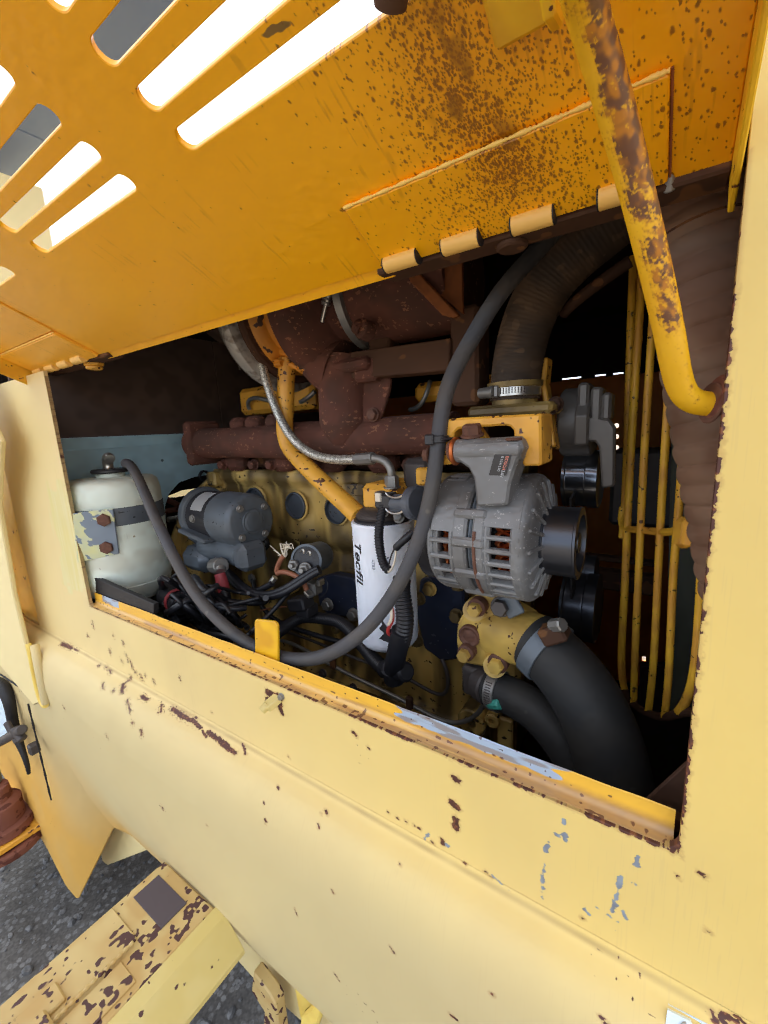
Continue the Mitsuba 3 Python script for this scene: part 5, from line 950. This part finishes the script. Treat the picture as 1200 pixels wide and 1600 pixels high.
for k in range(4): part(ms_, 'spring_coil', lathe([(.0085 + .0016 * math.cos(a), .0018 * math.sin(a)) for a in np.linspace(0, 6.283, 9)], U(513 - k * 1.2, 455 + k * 6, .275), U(503, 504, .275) - U(514, 452, .275), 24), 'dull_steel', 50)
part(ms_, 'clamp_nut', cat(cyl(U(556, 508, .27), U(566, 516, .27), .014, .003, 20), cyl(U(562, 512, .265), U(580, 520, .29), .018, .004, 20)), 'rusty_iron', 40)
part(ms_, 'diagonal_bracket', cat(extrude(soft(pxz([(634, 424), (652, 424), (716, 492), (708, 496), (690, 492), (640, 440)], .262), .002, 3), V(0, .275, 0), *XZ, .012, .002), extrude(pxz([(646, 424), (720, 380), (722, 490)], .285), V(0, .295, 0), *XZ, .008, .001)), 'orange_rust', 30, 'rusty orange diagonal bracket')
gb = thing('support_bar', 'grey brown square steel bar under the muffler', 'bar')
part(gb, 'bar', bar(U(556, 573, .33), U(710, 556, .31), .052, .034, .002, (0, -1, 0.05)), 'dark_rust', 30)
part(gb, 'end_piece', box(U(575, 578, .322), (.056, .03, .046), None, .006), 'rusty_iron', 30)
part(gb, 'post', box(U(600, 540, .36), (.05, .04, .07), None, .004), 'dark_rust', 30)
part(gb, 'post', box(U(735, 560, .33), (.05, .06, .16), None, .006), 'dark_rust', 30)
# ------------------------------------------------------------------ starter motor
sm = thing('starter_motor', 'grey blue starter motor with black barrel and silver label', 'starter motor')
SY = .26; sc_ = U(345, 812, SY); sR = 43 * S(U(372, 815, SY - .03)); sx = lambda px, y=SY - .05: U(px, 812, y)[0]
X0, X1, X2, X3 = sx(286), sx(300), sx(335), sx(362)
SZ = sc_[2]; D_ = V(1, -0.10, 0.0); D_ = norm(D_); O_ = V(X0, SY + .02, SZ + .006)
LL = X3 - X0
part(sm, 'nose_flange', lathe([(0, 0), (sR * 1.12, 0), (sR * 1.14, .006), (sR * 1.10, .018), (sR, .022), (0, .022)], O_ - D_ * .01, D_, 56), 'grey_blue_metal', 40)
smb = part(sm, 'barrel', lathe([(0, 0), (sR * .985, 0), (sR * .985, LL * .5), (0, LL * .5)], O_ + D_ * .012, D_, 56), 'black_plastic', 40, 'black painted barrel')
sme = part(sm, 'end_housing', lathe([(0, 0), (sR * 1.02, 0), (sR * 1.03, .004), (sR * 1.02, LL * .44), (sR * .97, LL * .49), (sR * .86, LL * .52), (sR * .40, LL * .525), (sR * .38, LL * .56), (sR * .30, LL * .575), (0, LL * .575)], O_ + D_ * (LL * .5 + .01), D_, 56), 'grey_blue_metal', 40, 'grey blue end housing')
xe, ye, ze = frame(D_); EC = O_ + D_ * (LL * 1.02 + .012)
part(sme, 'end_boss', ringed(EC, EC + D_ * .006, sR * .46, sR * .34), 'grey_blue_metal', 40)
for a_ in (40, 130, 225, 310): part(sme, 'end_screw', hexbolt(EC + sR * .72 * (math.cos(math.radians(a_)) * xe + math.sin(math.radians(a_)) * ye), D_, .0075, .006), 'dull_steel', 25)
lbm = lathe([(sR * .992, 0), (sR * .992, .058)], O_ + D_ * .035, D_, 96); fcn = np.array(lbm.triangles_center) - O_; an = np.degrees(np.arctan2(fcn @ V(0, 0, 1), -(fcn @ V(0, 1, 0)))); lbm.update_faces((an > 20) & (an < 75)); lbm.remove_unreferenced_vertices()
part(smb, 'label', lbm, 'label_silver', 40, 'silver label on the barrel')
part(smb, 'barrel_screw', hexbolt(O_ + D_ * .045 + sR * .985 * norm(V(0, -1, .05)), (0, -1, .05), .009, .004), 'dull_steel', 25)
so = O_ + V(0.035, -0.02, -sR * 1.22)
part(sm, 'solenoid', cat(cyl(so - D_ * .02, so + D_ * .17, .036, .006, 40)), 'grey_blue_metal', 40)
part(sm, 'solenoid_cap', box(so + D_ * .185, (.05, .075, .07), [D_, norm(np.cross(V(0, 0, 1), D_)), V(0, 0, 1)], .014), 'grey_blue_metal', 35)
part(sm, 'drive_housing', cat(box(so + V(-.03, 0.03, .035), (.15, .10, .10), None, .03), box(so + V(-.045, -.0, -.04), (.11, .08, .07), None, .02), bar(O_ + V(-.01, -sR * .9, -.03), so + V(.07, -.04, .03), .012, .05, .004, (0, -1, 0))), 'grey_blue_metal', 40)
part(sm, 'side_pipe', tube(W([(398, 838, .33), (412, 842, .33), (415, 852, .33), (404, 857, .33), (392, 855, .33)]), .011, 30, 14), 'black_cable', 50)
tl = thing('battery_cable', 'battery cable with red sleeve and bright lug below the starter motor', 'cable')
part(tl, 'terminal', cat(cyl(U(335, 884, .20), U(346, 884, .19), .020, .002, 10), cyl(U(345, 886, .185), U(345, 892, .18), .012, .002, 20)), 'dull_steel', 35)
part(tl, 'red_sleeve', tube(W([(343, 896, .185), (347, 910, .185), (350, 924, .185)]), [.0125, .0145, .0145], 20, 18), 'red_sleeve', 50)
part(tl, 'cable', tube(W([(349, 918, .185), (354, 940, .18), (355, 970, .17), (345, 1000, .15), (325, 1010, .13)]), .0125, 40, 16), 'black_cable', 50)
# ------------------------------------------------------------------ starter relay
ry = thing('starter_relay', 'grey round starter relay with two studs and frayed wires', 'relay')
q0, q1 = U(478, 876, .25), U(517, 862, .40); dq = norm(q1 - q0); rr_ = 26 * S(q0)
rcan = part(ry, 'can', lathe([(rr_ * .86, 0), (rr_, .001), (rr_, .020), (rr_ * .94, .022), (rr_ * .93, .085), (0, .085)], q0, dq, 48), 'grey_blue_metal', 40)
part(rcan, 'terminal_face', cyl(q0 + dq * .003, q0 + dq * .008, rr_ * .88, .001, 40), 'black_plastic', 40)
for px, py in ((461, 882), (477, 889)): part(rcan, 'stud', cat(hexbolt(U(px, py, .243), -dq, .0125, .010), cyl(U(px, py, .243), U(px, py, .243) - dq * .026, .006, .001, 16)), 'dull_steel', 25)
for px, py in ((470, 862), (480, 865), (486, 894)): part(rcan, 'small_terminal', tube(W([(px, py, .242), (px + 4, py - 3, .238), (px + 5, py + 3, .238)]), .0022, 12, 8), 'bright_steel')
part(ry, 'strap_wire', tube(W([(432, 893, .24), (436, 880, .24), (444, 868, .24)]), .0060, 20, 12), 'copper_wire')
part(ry, 'strap_wire', tube(W([(433, 896, .24), (446, 894, .238), (458, 898, .238), (468, 903, .24)]), .0058, 20, 12), 'copper_wire')
part(ry, 'strap_wire', tube(W([(468, 903, .25), (475, 912, .255), (480, 925, .26)]), .0060, 20, 12), 'copper_wire')
fr = []
for k in range(16):
    a_ = RNG.uniform(-0.4, 1.0); b0_ = U(444 + RNG.uniform(-2, 3), 870, .24); fr.append(tube([b0_, b0_ + V(.012 * math.sin(a_), RNG.uniform(-.006, .006), .014), b0_ + V(.030 * math.sin(a_), RNG.uniform(-.01, .01), .030 + RNG.uniform(-.008, .004)), b0_ + V(.034 * math.sin(a_) + .006, 0, .022)], .0011, 14, 5))
for k in range(3): b0_ = U(444, 872, .24); fr.append(tube([b0_, b0_ + V(-.02 - .012 * k, 0, .005 + .010 * k)], .0009, 4, 5))
part(ry, 'frayed_strands', cat(*fr), 'white_wire', 50, kind='stuff')
part(ry, 'crimp_lug', cat(bar(U(428, 905, .235), U(420, 914, .23), .016, .006, .001), tube(W([(430, 902, .235), (424, 910, .23)]), .007, 8, 10)), 'bright_steel', 35)
part(ry, 'crimp_lug', bar(U(479, 924, .255), U(486, 932, .25), .016, .008, .001), 'bright_steel', 35)
bk = thing('sensor_block', 'small metal sensor block with black connector under the relay', 'sensor')
part(bk, 'block', box(U(490, 918, .28), (.034, .03, .030), None, .004), 'dull_steel', 30)
part(bk, 'clip', box(U(501, 910, .27), (.010, .02, .014), None, .002), 'bright_steel', 30)
part(bk, 'connector', cat(box(U(470, 942, .26), (.055, .04, .030), [norm(V(1, 0, .25)), V(0, 1, 0), norm(V(-.25, 0, 1))], .004), box(U(480, 952, .27), (.04, .04, .028), None, .004)), 'black_plastic', 30)
part(bk, 'thin_wire', tube(W([(448, 948, .26), (425, 950, .25), (405, 955, .24)]), .0016, 20, 6), 'copper_wire')
part(bk, 'loop_wire', tube(W([(503, 900, .27), (512, 912, .265), (510, 925, .262), (498, 934, .26)]), .0012, 24, 6), 'black_cable')
# ------------------------------------------------------------------ wiring looms
lm = thing('wiring_loom', 'tangle of black cables between the tank and the latch tab', 'wiring')
base = [[(498, 888, .24), (468, 905, .22), (440, 922, .20), (408, 928, .20), (380, 915, .22), (360, 895, .25)], [(500, 892, .235), (470, 910, .215), (440, 928, .195), (405, 932, .195), (372, 912, .22), (355, 890, .25)], [(425, 912, .225), (405, 922, .22), (385, 924, .22), (362, 908, .24), (352, 890, .26)],
        [(455, 920, .21), (435, 945, .19), (412, 970, .16), (390, 990, .12)], [(452, 922, .21), (430, 950, .185), (408, 972, .15), (380, 1000, .11)]]
for b_ in base: part(lm, 'cable', tube(W(b_), .0075 if b_[0][0] > 495 or b_[0][0] == 425 else .0048, 60, 12), 'black_cable', 50)
for k in range(22):
    x_, y_ = RNG.uniform(255, 300), RNG.uniform(905, 955); pts = [(x_, y_, RNG.uniform(.12, .22))]
    for j in range(4): x_ += RNG.uniform(12, 34); y_ += RNG.uniform(-14, 26); pts.append((x_, min(y_, 905 + (x_ - 160) * .42 + 18), RNG.uniform(.08, .20)))
    part(lm, 'cable', tube(W(pts), RNG.choice([.004, .005, .0065, .008]), 40, 10), 'black_cable', 50)
for px, py, s_ in ((288, 948, .05), (300, 930, .04), (330, 975, .05), (268, 925, .05), (275, 965, .05), (345, 1000, .045)):
    part(lm, 'connector', box(U(px, py, .16), (s_ * 1.3, s_ * .7, s_ * .8), [norm(V(1, 0.2, -.4)), norm(V(-.2, 1, 0)), norm(V(.4, 0, 1))], .006), 'black_plastic', 30)
part(lm, 'conduit_end', cat(cyl(U(262, 930, .16), U(285, 945, .14), .03, .004, 24)), 'black_plastic', 40)
part(lm, 'red_band', ringed(U(276, 938, .145), U(279, 940, .142), .0315, .028), 'red_sleeve', 40)
